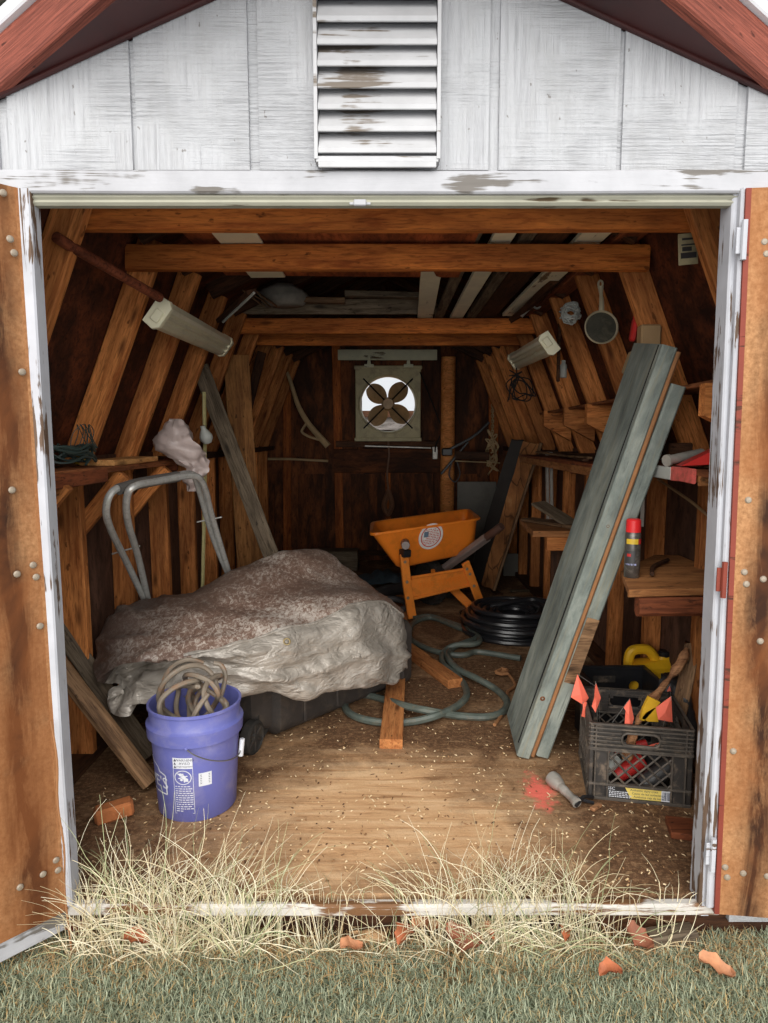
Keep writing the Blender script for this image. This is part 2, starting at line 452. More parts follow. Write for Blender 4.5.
# front wall each side of the opening, gable siding with grooves
PXG = [3, 130, 138, 250, 258, 372, 492, 496, 615, 626, 740]
K = P(767, 92, YF); SL = .415
def roofz(x): return K.z + SL * (K.x - abs(x))
zb = P(388, 170, YF).z
s = MB()
xs = [-1.0]
cols = []
def col(x, y): cols.append((x, y))
gro = sorted([P(p, 130, YF).x for p in (3, 134, 254, 494, 620, 741)])
deep = {gro[1]: .006, gro[4]: .006}
col(-1.0, YF)
for g in gro:
    wv = .013 if g not in deep else .006
    if g in (gro[2], gro[3]): wv = .012
    col(g - wv, YF); col(g - wv + .001, YF + .008); col(g + wv - .001, YF + .008); col(g + wv, YF)
col(1.0, YF)
allx = sorted(set(c[0] for c in cols) | {0.0})
def yat(x):
    for (x0, y0), (x1, y1) in zip(cols, cols[1:]):
        if x0 <= x <= x1: return y0 + (y1 - y0) * ((x - x0) / (x1 - x0) if x1 > x0 else 0)
    return YF
rings = [[(x, yat(x), zb) for x in allx], [(x, yat(x), max(zb + .005, roofz(x) - .004)) for x in allx]]
s.loft(rings, closed=False)
back = [[(x, YF + .025, zb) for x in allx], [(x, YF + .025, max(zb + .005, roofz(x) - .004)) for x in allx]]
s.loft(back, closed=False)
for sd in (-1, 1):
    s.box((.33, .02, 2.0), T(sd * 1.09, YF + .012, .93))
wf = tag(s.build('wall_front', M_siding, smooth=0), kind='structure')

# gable vent
gv = thing('louver_vent', P(377, 165, YF), 'white slatted louver vent in the middle of the gable wall', 'vent')
a0, a1 = P(317.5, 164, YF - .012), P(437.5, 164, YF - .012); zt = 2.42
s = MB(); quad(s, a0.x, a1.x, a0.z, zt, YF - .003, .002); s.build('backing', M_black, gv)
s = MB()
for xx in (a0.x, a1.x): s.box((.008, .045, zt - a0.z), T(xx, YF - .022, (zt + a0.z) / 2))
s.box((a1.x - a0.x, .04, .012), T((a0.x + a1.x) / 2, YF - .022, a0.z)); s.build('vent_frame', M_vent, gv)
s = MB()
ys_ = [15, 38, 59.5, 81.5, 103, 125, 146.5, 163]
for i, py in enumerate(ys_ + [-6, -28]):
    lo, hi = P(377, py + (2 if i < 7 else 0), YF - .043), P(377, py - 13.5, YF - .006)
    dv = hi - lo; mid = (lo + hi) / 2
    s.box((a1.x - a0.x - .01, dv.length, .006), frame(V(((a0.x + a1.x) / 2, mid.y, mid.z)), V((1, 0, 0)), dv.cross(V((1, 0, 0)))), 0, .0015)
    s.box((a1.x - a0.x - .01, .006, .012), T((a0.x + a1.x) / 2, lo.y, lo.z - .004), 0, .001)
s.build('louvers', M_vent, gv)

# header board, head trim, jambs
h0 = P(384, 192, YF - .03); h1 = P(384, 169, YF - .03)
o = board('trim_3', (-1.05, YF - .015, (h0.z + h1.z) / 2), (1.05, YF - .015, (h0.z + h1.z) / 2), h1.z - h0.z, .03, (0, 1, 0), M_white, c=.004); tag(o, kind='structure')
h2 = P(384, 206, YF - .01)
x0, x1 = P(24, 198, YF).x, P(736, 198, YF).x
s = MB()
prof = [(YF - .008, h2.z), (YF - .014, h2.z + .006), (YF - .010, h2.z + .013), (YF - .016, h2.z + .018), (YF - .012, h0.z - .002), (YF - .01, h0.z + .01), (YF + .012, h0.z + .01), (YF + .012, h2.z)]
s.loft([[(xx, y - .004, z) for y, z in prof] for xx in (x0, x0 + .5, x0 + 1.0, x1)], cap=True)
o = s.build('trim_4', M_cream); tag(o, kind='structure')
# small white latch keeper on the head trim
s = MB(); q = P(360, 203, YF - .03); s.box((.03, .012, .014), T(q.x, q.y, q.z), 0, .002); s.box((.05, .004, .006), T(q.x, q.y + .004, q.z), 0, .001)
tag(s.build('mounted_latch', M_white), 'small white latch keeper on the head trim above the opening', 'latch')

def jamb(name, pt, pb, w, y, t, mat, parent=None):
    a, b = P(pb[0], pb[1], y), P(pt[0], pt[1], y)
    o = board(name, a, b, w, t, (0, 1, 0), mat, parent, c=.004); return o
YJ = YF - .03
zt_j = h0.z
j = jamb('trim_5', (27.5, 192), (70, 900), .034, YF - .006, .05, M_jamb); tag(j, kind='structure')
j = jamb('trim_6', (733, 194), (699, 908), .030, YF + .01, .06, M_jamb); tag(j, kind='structure')
j = jamb('trim_7', (744, 190), (709, 904), .026, YF - .022, .03, M_jamb); tag(j, kind='structure')

# fascia, soffit, drip edge, roof edge
RP = V((0, 1.31, roofz(0)))
fas = []
for sd, nm in ((-1, 'trim_8'), (1, 'trim_9')):
    k = V((sd * K.x, YF - .02, K.z)); d = (k - RP).normalized(); k2 = k + d * .12
    up = V((0, 0, 1)); out = V((0, -1, 0))
    n = (RP - k).cross(up).normalized(); n = -n if n.y > 0 else n
    inn = -n
    def fb(lo, hi, off, th, mat, name, parent=None, kind=None):
        s = MB()
        a, b = k2, RP
        L = [p + n * off for p in (a + up * lo, b + up * lo, b + up * hi, a + up * hi)]
        M_ = frame(a + n * off + up * (lo + hi) / 2, b - a, n)
        ln = (b - a).length; slope = (b - a).normalized()
        hh = (hi - lo) * math.sqrt(1 - slope.z ** 2)
        o = plank_mb(ln, hh, th, .004, .001, 5).build(name, mat, parent, M_)
        if kind: tag(o, kind=kind)
        return o
    f = fb(-.004, .104, 0, .03, M_fascia, nm, None, 'structure')
    dm = plain('drip_edge_white', srgb(222, 222, 226), .5, 0, .08, 6)
    fb(.104, .140, .012, .035, dm, 'drip_edge', f)
    sh = plain('mossy_shingle', srgb(84, 82, 72), .95, 0, .5, 25, bump=.9, dirt=srgb(50, 52, 34))
    fb(.142, .19, .024, .05, sh, 'shingle_edge', f)
    # soffit
    s = MB(); e = .012
    A = V((sd * (K.x + .1), YF + .005, K.z - .1 * SL)); B = V((0, YF + .005, roofz(0))); C2 = RP + V((0, .005, 0)); D = k2 + V((0, .02, 0))
    s.add([A, B, C2, D] + [p + V((0, 0, .02)) for p in (A, B, C2, D)], [(0, 1, 2, 3), (4, 5, 6, 7), (0, 1, 5, 4), (1, 2, 6, 5), (2, 3, 7, 6), (3, 0, 4, 7)])
    s.build('soffit', M_soffit, f, smooth=0)
    board('frieze_strip', (sd * K.x * 1.05, YF - .008, roofz(K.x * 1.05) + .002), (0, YF - .008, roofz(0) + .002), .02, .016, (0, 1, 0), M_soffit, f)

# roof: ceiling with rafters, tie beams and ridge
s = MB()
for sd in (-1, 1):
    pts = [(sd * LA.x, LA.z), (sd * LB.x, LB.z), (0, RIDGE)]
    for (xa, za), (xb, zb_) in zip(pts, pts[1:]):
        nx, nz = (zb_ - za), -(xb - xa); l = math.hypot(nx, nz); nx, nz = nx / l * .02, nz / l * .02
        if nz < 0 and abs(nz) > abs(nx): nx, nz = -nx, -nz
        if abs(nx) > abs(nz) and nx * sd < 0: nx, nz = -nx, -nz
        poly = [(xa, za), (xb, zb_), (xb + nx, zb_ + nz), (xa + nx, za + nz)]
        s.loft([[(x, YF + .03, z) for x, z in poly], [(x, YB + .1, z) for x, z in poly]], cap=True)
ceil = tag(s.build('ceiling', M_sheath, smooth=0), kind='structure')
for sd in (-1, 1):
    nrm = V((-sd * .9296, 0, -.3686))
    for i, y in enumerate(YS):
        a = V((sd * LA.x, y + .02, LA.z)) + nrm * .049; b = V((sd * LB.x, y + .02, LB.z)) + nrm * .049
        off_ = .0 if i == 0 else .10; a.y += off_; b.y += off_
        board('rafter', a, b, .094, .038, (0, 1, 0), M_stud, ceil)
        a2 = V((sd * .88, y + .02, LB.z - .02)); b2 = V((sd * .02, y + .02, RIDGE - .06))
        board('upper_rafter', a2, b2, .085, .036, (0, 1, 0), M_dark, ceil)
def tie(y, x0, x1, z=1.880, mat=None):
    return board('tie_beam', (x0, y, z), (x1, y, z), .088, .04, (0, 1, 0), mat or M_beam, ceil, jag=.004)
tie(2.015, -.935, .90, 1.873); tie(2.485, -.935, .93, 1.873); tie(4.03, -.94, .93); tie(4.54, -1.0, 1.0); 
bpy.context.view_layer.update()

# ---------------------------------------------------------------- doors
def door(nm, hinge_t, hinge_b, far_b, y, edge, side):
    hb = P(hinge_b[0], hinge_b[1], y); ht = P(hinge_t[0], hinge_t[1], y)
    fb_ = F(far_b[0], far_b[1], hb.z)
    dr = (fb_ - hb); dr.z = 0; dr.normalize()
    Wd = .86; n = V((dr.y, -dr.x, 0))
    if n.dot(V((0, -1.2, 1)) - hb) < 0 : n = -n
    s = MB(); t = .03
    top = V((ht.x, hb.y, ht.z))
    ring0 = [hb, hb + dr * Wd, hb + dr * Wd - n * t, hb - n * t]
    up = (ht - hb)
    s.loft([[tuple(p + up * q) for p in ring0] for q in (0, .33, .66, 1)], cap=True)
    o = tag(s.build(nm, M_door, smooth=0, loc=hb), kind='structure')
    s = MB()
    e0 = hb - dr * .004
    q = [e0, e0 - n * (t + .03), e0 - n * (t + .03) + dr * .004, e0 + dr * .004]
    q = [e0 + n * .001, e0 + n * .001 + dr * .012 * edge, e0 - n * (t - .006) + dr * .012, e0 - n * (t - .006)]
    s.loft([[tuple(p + up * u) for p in q] for u in (0, 1)], cap=True)
    s.build('door_edge', M_doored if side > 0 else M_door, o)
    return o, hb, dr, n, up
def bolts(o, hb, dr, n, up, pix):
    for px, py in pix:
        # intersect the ray with the door plane
        a = V((0, 0, ZC)); p1 = P(px, py, 1.0); d = p1 - a
        tt = (hb - a).dot(n) / d.dot(n); q = a + d * tt
        s = MB(); s.lathe([(.0085, 0), (.0085, .002), (.006, .005), (.001, .006)], 10, 0, frame(q, dr, n)); s.build('bolt', M_nail, o)
dl = door('door_1', (18, 188), (66, 911), (0, 944), YF - .03, 1, -1)
bolts(*dl, [(10, 239), (14, 253), (3, 193), (17, 574), (33, 565), (36, 577), (40, 626), (20, 887), (43, 874), (56, 860), (58, 870), (12, 490), (22, 372)])
dr_ = door('door_2', (748, 188), (716, 914), (768, 918), YF - .045, 1, 1)
bolts(*dr_, [(764, 242), (766, 254), (744, 572), (763, 579), (746, 584), (760, 641), (733, 751), (725, 867), (727, 877), (743, 873), (767, 876), (748, 500)])
# white bottom rail of the left door, on the far side
hb, dr, n, up = dl[1:]
s = MB(); b0 = hb - n * .04 + V((0, 0, -.045)); 
o = board('bottom_rail', hb + V((0, 0, -.028)) - n * .02, hb + dr * .86 + V((0, 0, -.028)) - n * .02, .055, .03, n, M_white, dl[0])
# hinges on the right door
for (px, py) in ((744, 240), (724, 580), (713, 855)):
    y = YF - .05; q = P(px, py, y)
    s = MB(); s.tube([q + V((0, 0, -.045)), q + V((0, 0, .045))], .007, 8); s.box((.012, .004, .06), T(q.x - .010, q.y + .006, q.z), 0, .001)
    s.build('hinge', M_jamb if py != 580 else M_doored, dr_[0])

# ---------------------------------------------------------------- light, sky, camera
w = bpy.data.worlds.new('sky'); bpy.context.scene.world = w; w.use_nodes = True
bg = w.node_tree.nodes['Background']; bg.inputs[0].default_value = (.94, .97, 1.0, 1); bg.inputs[1].default_value = .52
def sun(name, az, el, strength, angle, color=(1, 1, 1)):
    l = bpy.data.lights.new(name, 'SUN'); l.energy = strength; l.angle = math.radians(angle); l.color = color
    o = bpy.data.objects.new(name, l); COL.objects.link(o)
    a, e = math.radians(az), math.radians(el)
    d = V((math.sin(a) * math.cos(e), -math.cos(a) * math.cos(e), math.sin(e)))   # towards the sun
    o.rotation_euler = d.to_track_quat('Z', 'Y').to_euler(); return o
sun('soft_daylight', -4, 28, 2.75, 80, (1.0, .97, .92))
cam = bpy.data.cameras.new('camera'); co = bpy.data.objects.new('camera', cam); COL.objects.link(co)
co.location = (0, 0, ZC); co.rotation_euler = (PI / 2 - TH, 0, 0)
cam.sensor_fit = 'VERTICAL'; cam.sensor_height = 36; cam.lens = FPX / 1023 * 36; cam.shift_x = -(CX - 384) / 1023
cam.clip_start = .05
sc = bpy.context.scene; sc.camera = co
sc.view_settings.view_transform = 'Standard'; sc.view_settings.look = 'None'; sc.view_settings.exposure = 0.75
# ================================================================ things near the front
# ---------------------------------------------------------------- blue bucket with hose
def cone_wrap(mb, c, r_of_z, ang0, lift=.0012):
    """wrap flat lettering (x along the round, y up) on a bucket side; ang0 is the bearing of x=0"""
    out = []
    for x, y, z in mb.v:
        r = r_of_z(y) + lift; a = ang0 + x / r
        out.append((c[0] + r * math.sin(a), c[1] - r * math.cos(a), c[2] + y))
    mb.v = out; return mb
M_blue = plain('blue_plastic', srgb(102, 106, 172), .45, 0, .08, 6, dirt=srgb(156, 150, 172), dirt_amt=.35)
M_lab = plain('label_white', srgb(214, 216, 222), .5, 0, .05, 20)
M_lab2 = plain('label_pale_blue', srgb(168, 174, 214), .5, 0, .05, 20)
M_ink = plain('label_ink', srgb(60, 62, 78), .6)
M_wire = plain('galvanised_wire', srgb(150, 148, 144), .35, .8)
M_hosegrey = plain('old_grey_hose', srgb(124, 112, 98), .55, 0, .25, 14, dirt=srgb(150, 104, 66), dirt_amt=.7)
bc = F(189.5, 818); bc = V((bc.x, bc.y + .10, 0)); bH, bR0, bR1 = .365, .128, .149
br = lambda z: bR0 + (bR1 - bR0) * max(0, min(1, z / bH))
bk_ = thing('bucket', bc, 'blue plastic five gallon bucket with a coiled hose in it', 'bucket')
s = MB()
prof = [(0.001, .006), (bR0 - .012, .006), (bR0 - .004, 0), (bR0, .006), (br(.20), .20), (br(.262), .262), (br(.264) + .012, .262), (br(.3) + .013, .302), (br(.305) + .004, .308), (br(.308) + .001, .312),
        (bR1, bH - .014), (bR1 + .004, bH - .010), (bR1 + .004, bH - .002), (bR1 + .001, bH), (bR1 - .004, bH - .002), (bR1 - .006, bH - .02), (bR0 - .004, .012), (.001, .010)]
s.lathe(prof, 56, 0, T(*bc), cap=False); s.build('bucket_shell', M_blue, bk_, smooth=40)
# bail handle hanging down the front right side
s = MB(); hp = []
pr = []
for k in range(13):
    a = math.radians(5 + 83 * k / 12); u = k / 12
    z = .262 - .075 * math.sin(min(1, u * 1.08) * PI * .5) ** .8
    r = br(z) + .012 + .012 * math.sin(u * PI)
    pr.append(bc + V((r * math.sin(a), -r * math.cos(a), z)))
s.tube(spline(pr, 4), .0022, 6); hb_ = s.build('handle', M_wire, bk_)
s = MB(); a = math.radians(88); e = pr[-1]
s.tube([e + V((.0, 0, -.02)), e + V((.006, .004, .038))], .0085, 10); s.build('grip', M_lab, hb_)
s = MB(); s.sphere(tuple(pr[0]), .006, 8); s.build('handle_ear', M_blue, bk_)
# labels
def flat(w, h, cx, cy, mi=0, n=8):
    m = MB(); g = [[(cx - w / 2 + w * i / n, cy - h / 2 + h * j, 0) for j in (0, 1)] for i in range(n + 1)]; m.grid(g, mi); return m
def wrap_build(mb, name, mats, ang, lift, parent=bk_):
    mb.v = [(x * 1.22, (y - .232) * 1.08 + .207, z) for x, y, z in mb.v]
    return cone_wrap(mb, bc, br, ang, lift).build(name, mats, parent, smooth=60)
A1 = math.radians(-2); A2 = math.radians(27); A3 = math.radians(-55)
tb = flat(.052, .034, 0, .232); lb = wrap_build(tb, 'warning_label', M_lab, A1, .0008)
m = MB()
for i, (t_, sz) in enumerate((('WARNING', .0105), ('AVISO', .0105), ('AVERTISSEMENT', .0062))):
    q = text_mb(t_, sz, T(.006, .242 - i * .0102, 0)); m.add(q.v, q.f)
    y = .242 - i * .0102; m.add([(-.0235, y - .004, 0), (-.0165, y - .004, 0), (-.020, y + .004, 0)], [(0, 1, 2)])
wrap_build(m, 'warning_text', M_ink, A1, .0013, lb)
m = MB(); n = 28
ring = [[(r * math.cos(2 * PI * k / n), .187 + r * math.sin(2 * PI * k / n), 0) for k in range(n + 1)] for r in (.0205, .0228)]
m.grid(ring)
# pictogram: child reaching into a bucket, crossed
for (x, y, r) in ((-.006, .196, .005), (.002, .188, .006), (.008, .180, .006), (-.004, .180, .004)):
    m.add([(x + r * math.cos(2 * PI * k / 10), y + r * math.sin(2 * PI * k / 10), 0) for k in range(10)], [tuple(range(10))])
for (xa, ya, xb, yb_) in ((-.014, .2, .014, .174), (-.012, .184, .012, .192), (0, .2, .004, .172)):
    d = V((xb - xa, yb_ - ya, 0)).normalized(); e = V((-d.y, d.x, 0)) * .0016
    m.add([(xa + e.x, ya + e.y, 0), (xb + e.x, yb_ + e.y, 0), (xb - e.x, yb_ - e.y, 0), (xa - e.x, ya - e.y, 0)], [(0, 1, 2, 3)])
rnd = random.Random(3)
for i in range(12):
    y = .157 - i * .0072; x = -.022
    while x < .018:
        w_ = rnd.uniform(.003, .010); w_ = min(w_, .024 - x); h_ = .0026
        m.add([(x, y, 0), (x + w_, y, 0), (x + w_, y + h_, 0), (x, y + h_, 0)], [(0, 1, 2, 3)]); x += w_ + .002
        if i == 11 and x > -.008: break
for (x, y, w_, h_) in ((-.026, .07, .0012, .178), (.0255, .07, .0012, .178), (-.026, .07, .052, .0012)):
    m.add([(x, y, 0), (x + w_, y, 0), (x + w_, y + h_, 0), (x, y + h_, 0)], [(0, 1, 2, 3)])
wrap_build(m, 'safety_print', M_lab, A1, .0009)
lb = wrap_build(flat(.034, .042, 0, .176), 'sticker', M_lab, A2, .0008)
m = MB()
for i in range(6):
    y = .190 - i * .0055; m.add([(-.013, y, 0), (.013, y, 0), (.013, y + .0018, 0), (-.013, y + .0018, 0)], [(0, 1, 2, 3)])
wrap_build(m, 'sticker_print', M_ink, A2, .0013, lb)
# store logo: gabled outline with lettering, turned away to the left
m = MB()
out = [(-.10, .125), (.052, .125), (.052, .185), (.030, .192), (.022, .205), (-.02, .222), (-.06, .205), (-.07, .192), (-.10, .185)]
pts = []
for (a, b) in zip(out, out[1:] + out[:1]):
    N = max(1, int(abs(b[0] - a[0]) / .02)); d = V((b[0] - a[0], b[1] - a[1], 0)).normalized(); e = V((-d.y, d.x, 0)) * .0022
    for i in range(N):
        p = (a[0] + (b[0] - a[0]) * i / N, a[1] + (b[1] - a[1]) * i / N); q = (a[0] + (b[0] - a[0]) * (i + 1) / N, a[1] + (b[1] - a[1]) * (i + 1) / N)
        m.add([(p[0] + e.x, p[1] + e.y, 0), (q[0] + e.x, q[1] + e.y, 0), (q[0] - e.x, q[1] - e.y, 0), (p[0] - e.x, p[1] - e.y, 0)], [(0, 1, 2, 3)])
q = text_mb("LOWE'S", .05, T(-.028, .158, 0)); m.add(q.v, q.f)
wrap_build(m, 'store_logo', M_lab, A3, .0010)
# hose in the bucket
s = MB(); rnd = random.Random(11); z0 = bH
loops = []
spec = [(-.02, .0, .095, .10, 20, .13), (.02, .02, .085, .085, -35, .10), (-.04, -.02, .08, .09, 60, .07), (.04, .0, .075, .08, 110, .08), (0, .03, .10, .07, 150, .05), (.02, -.03, .07, .085, -80, .045)]
path = []
for i, (x, y, rx, rz, ang, up) in enumerate(spec):
    for k in range(12):
        t = 2 * PI * k / 12 + i * .3
        a = math.radians(ang)
        px_, pz = rx * math.cos(t), rz * math.sin(t)
        px_ = max(-.118, min(.118, px_)); w_ = .025 * math.sin(2 * t + i) + (k / 12 - .5) * .05
        path.append(bc + V((x + px_ * math.cos(a) - w_ * math.sin(a), y + px_ * math.sin(a) + w_ * math.cos(a), bH - .055 + up * .55 + pz)))
for p in path:
    d = V((p.x - bc.x, p.y - bc.y)); lim = .118 if p.z < bH + .02 else .14
    if d.length > lim: d = d.normalized() * lim; p.x, p.y = bc.x + d.x, bc.y + d.y
s.tube(spline(path, 5), .0088, 8)
for k in (0, 1):
    pp = [bc + V(v) for v in (((-.105, .0, .30), (-.112, .01, .39), (-.09, .03, .455), (-.035, .04, .485), (.02, .05, .47)) if k == 0 else ((.07, .06, .34), (.085, .08, .41), (.07, .085, .45), (.045, .08, .46)))]
    s.tube(spline(pp, 5), .0085, 8)
tag(s.build('hose', M_hosegrey, base=True), 'old grey brown hose coiled and stuffed inside the blue bucket', 'hose')

# ---------------------------------------------------------------- boards and brick at the left jamb
def lean(px0, py0, px1, py1, y0, y1): return P(px0, py0, y0), P(px1, py1, y1)
b0 = F(150, 783, .03)
board('board', b0, P(40, 640, b0.y - .03), .062, .03, (.55, -.8, .3), M_old, None, 'brown plank leaning in the left doorway corner, nearer of two', 'board', c=.012)
b1 = F(140, 758, .03)
board('board', b1 + V((.03, .02, 0)), P(40, 600, b1.y + .01), .07, .022, (.5, -.85, .3), M_grey, None, 'grey plank leaning in the left doorway corner, behind the brown one', 'board', c=.003)
M_brick = plain('brick_orange', srgb(176, 106, 60), .85, 0, .35, 14, bump=.6, dirt=srgb(120, 62, 34))
bq = F(112, 822)
s = MB(); s.box((.12, .055, .05), T(bq.x, bq.y + .02, .027) @ RZ(24) @ RY(-6), 0, .008)
tag(s.build('brick', M_brick, base=True), 'broken orange brick lying on the floor left of the bucket', 'brick')

# ---------------------------------------------------------------- tarp over a dark wheeled bin
def tarp_mats():
    k = NT('mottled_brown_tarp')
    v = k.coord((1, 1, 1), world=True)
    a = k.noise(k.coord((1, .6, 1), world=True), 66, 9, .75, .9); b = k.noise(v, 3.2, 5, .6)
    t = k.n('Math', {0: a, 1: k.n('Math', {0: b, 1: .45}, operation='MULTIPLY').outputs[0]}, operation='ADD').outputs[0]
    c = k.ramp(t, [(.56, srgb(108, 84, 72)), (.72, srgb(136, 110, 96)), (.80, srgb(190, 176, 164)), (.90, srgb(212, 202, 192))])
    d = k.noise(v, 2.4, 6, .6, .5)
    c = k.mix(k.ramp(d, [(.40, .7), (.58, 0.0)]), c, srgb(106, 84, 72))
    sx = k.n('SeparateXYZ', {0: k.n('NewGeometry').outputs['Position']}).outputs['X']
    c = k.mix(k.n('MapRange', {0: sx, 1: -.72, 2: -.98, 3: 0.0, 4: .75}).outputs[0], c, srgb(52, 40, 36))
    k.bump(k.noise(v, 40, 6, .65, .5), .35, .008)
    m1 = k.set(c, .5, 0, Specular_IOR_Level=.5)
    k = NT('silver_tarp')
    v = k.coord((1, 1, 1), world=True)
    vo = k.n('TexVoronoi', {'Vector': k.n('VectorMath', {0: v, 1: k.n('VectorMath', {0: k.n('TexNoise', {'Vector': v, 'Scale': 6}).outputs['Color'], 1: (.12, .12, .12)}, operation='MULTIPLY').outputs[0]}, operation='ADD').outputs[0], 'Scale': 11}, feature='SMOOTH_F1').outputs['Distance']
    n2 = k.noise(v, 9, 6, .6, 1.2)
    c = k.ramp(n2, [(.3, srgb(142, 134, 124)), (.55, srgb(172, 164, 154)), (.75, srgb(196, 190, 182))])
    h = k.n('Math', {0: vo, 1: n2}, operation='ADD').outputs[0]
    rg = k.n('Math', {0: k.n('Math', {0: k.noise(k.coord((.6, .6, 1.5), world=True), 8, 3, .5, .8), 1: -.5}, operation='ADD').outputs[0]}, operation='ABSOLUTE').outputs[0]
    rg2 = k.n('Math', {0: k.n('Math', {0: k.noise(k.coord((.7, .7, 1.6), world=True), 17, 3, .5, .6), 1: -.5}, operation='ADD').outputs[0]}, operation='ABSOLUTE').outputs[0]
    h = k.n('Math', {0: rg, 1: rg2}, operation='ADD').outputs[0]
    k.bump(h, .7, .03)
    m2 = k.set(c, .42, .2, Specular_IOR_Level=.6)
    return m1, m2
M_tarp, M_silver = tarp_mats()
ctl = [
 [(100, 668, 2.52), (93, 655, 2.44), (92, 668, 2.37), (97, 680, 2.34), (112, 684, 2.42), (118, 690, 2.36), (122, 692, 2.42)],
 [(135, 640, 2.9), (128, 607, 2.70), (118, 630, 2.50), (122, 664, 2.34), (138, 672, 2.47), (117, 712, 2.27), (122, 712, 2.36)],
 [(170, 630, 3.1), (163, 597, 2.86), (158, 622, 2.55), (164, 660, 2.33), (172, 664, 2.44), (150, 704, 2.27), (160, 700, 2.38)],
 [(225, 620, 3.3), (212, 581, 3.02), (205, 612, 2.62), (206, 652, 2.36), (208, 664, 2.38), (204, 695, 2.33), (212, 688, 2.45)],
 [(270, 620, 3.5), (252, 565, 3.20), (250, 600, 2.78), (256, 640, 2.46), (258, 664, 2.42), (262, 693, 2.45), (268, 688, 2.55)],
 [(310, 620, 3.6), (286, 553, 3.34), (292, 586, 2.96), (304, 625, 2.60), (308, 655, 2.55), (312, 693, 2.58), (316, 688, 2.66)],
 [(340, 620, 3.65), (324, 553, 3.46), (338, 580, 3.16), (350, 609, 2.80), (356, 642, 2.72), (360, 685, 2.74), (362, 682, 2.84)],
 [(380, 620, 3.65), (358, 580, 3.45), (372, 592, 3.24), (385, 602, 3.02), (391, 640, 2.94), (390, 681, 2.93), (390, 678, 3.0)],
 [(398, 640, 3.55), (394, 606, 3.40), (399, 609, 3.30), (403, 617, 3.15), (406, 642, 3.10), (404, 668, 3.10), (400, 668, 3.2)],
]
ctl = [[P(*q) for q in r] for r in ctl]
ctl[-1] = [p for p in ctl[-1]]
ctl.append([V((p.x - .04, p.y + .15, p.z - .03)) for p in ctl[-1]])
NU, NV = 12, 12
rows1 = [spline(r, NV) for r in ctl]
gridp = [[None] * len(rows1[0]) for _ in range((len(ctl) - 1) * NU + 1)]
for j in range(len(rows1[0])):
    cl = spline([r[j] for r in rows1], NU)
    for i, p in enumerate(cl): gridp[i][j] = p
ni, nj = len(gridp), len(gridp[0])
jb = 3 * NV   # boundary between the brown top and the silver side
disp = [[None] * nj for _ in range(ni)]
for i in range(ni):
    for j in range(nj):
        p = gridp[i][j]
        du = gridp[min(i + 1, ni - 1)][j] - gridp[max(i - 1, 0)][j]; dv = gridp[i][min(j + 1, nj - 1)] - gridp[i][max(j - 1, 0)]
        n = du.cross(dv)
        if n.length > 1e-9: n.normalize()
        if n.y > 0 and n.z < .2: n = -n
        if n.z < -.3: n = -n
        u, v = i / NU, j / NV
        side = max(0, min(1, (v - 2.7) / .6))
        a = noise.fractal(p * 3.2, .8, 2.0, 2) * .026 + noise.fractal(p * 12, .8, 2, 2) * .002
        # long folds running down the silver side, creases
        fold = (1 - abs(noise.noise(V((p.x * 9 + p.z * 5, p.z * 2.5 + p.x * 3, 4)))) * 2.2)
        rt = max(0, min(1, (u - 1.8) / 1.2))
        a += side * (max(0, fold) ** 3 * (.022 - .014 * rt) - .004)
        vf = v - 4.36 - .10 * math.sin(u * 1.7)
        a += rt * (.020 * math.exp(-(vf / .10) ** 2) - .012 * math.exp(-((vf + .22) / .12) ** 2))
        cr = 1 - abs(noise.noise(V((p.x * 7 - p.z * 11, p.y * 5 + p.z * 4, 14)))) * 3.2
        a += max(0, cr) ** 2 * .012 * (.6 - .2 * side)
        left = max(0, 1 - u / 3.2)
        fold2 = (1 - abs(noise.noise(V((p.x * 5 - p.z * 6, p.z * 7 + p.y * 4, 9)))) * 2.0)
        a += left * (max(0, fold2) ** 2 * .05 - .012)
        # the hem flap stands a little proud of the heap
        if v > 4.2: a += .012 * math.sin(u * 5.0)
        q_ = p + n * a; q_.x = max(q_.x, -1.105); disp[i][j] = q_
s = MB()
vs = [tuple(p) for r in disp for p in r]
s.v = vs
for i in range(ni - 1):
    for j in range(nj - 1):
        s.f.append((i * nj + j, i * nj + j + 1, (i + 1) * nj + j + 1, (i + 1) * nj + j))
        uu = i / NU
        bnd = jb + (0 if uu > 2.6 else (4 if uu > 2 else 6))
        s.m.append(0 if j < bnd else 1)
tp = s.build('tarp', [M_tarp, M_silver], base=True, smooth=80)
tag(tp, 'brown and silver tarpaulin draped over a bulky dark bin', 'tarp')
# turned hem along the boundary and a grommet
s = MB(); line = [disp[i][jb] + V((.0, -.004, .003)) for i in range(int(2.5 * NU), ni - NU)]
s.tube(line, lambda t: .005 + .002 * math.sin(t * 40), 6); s.build('hem', M_silver, tp)
q = disp[int(4.6 * NU)][jb + 4]; s = MB()
ring = [q + V((.012 * math.cos(t), -.012 , .012 * math.sin(t))) for t in (2 * PI * k / 14 for k in range(14))]
s.tube(ring, .0035, 6, closed=True); s.build('grommet', plain('brass', srgb(170, 150, 110), .3, .8), tp)

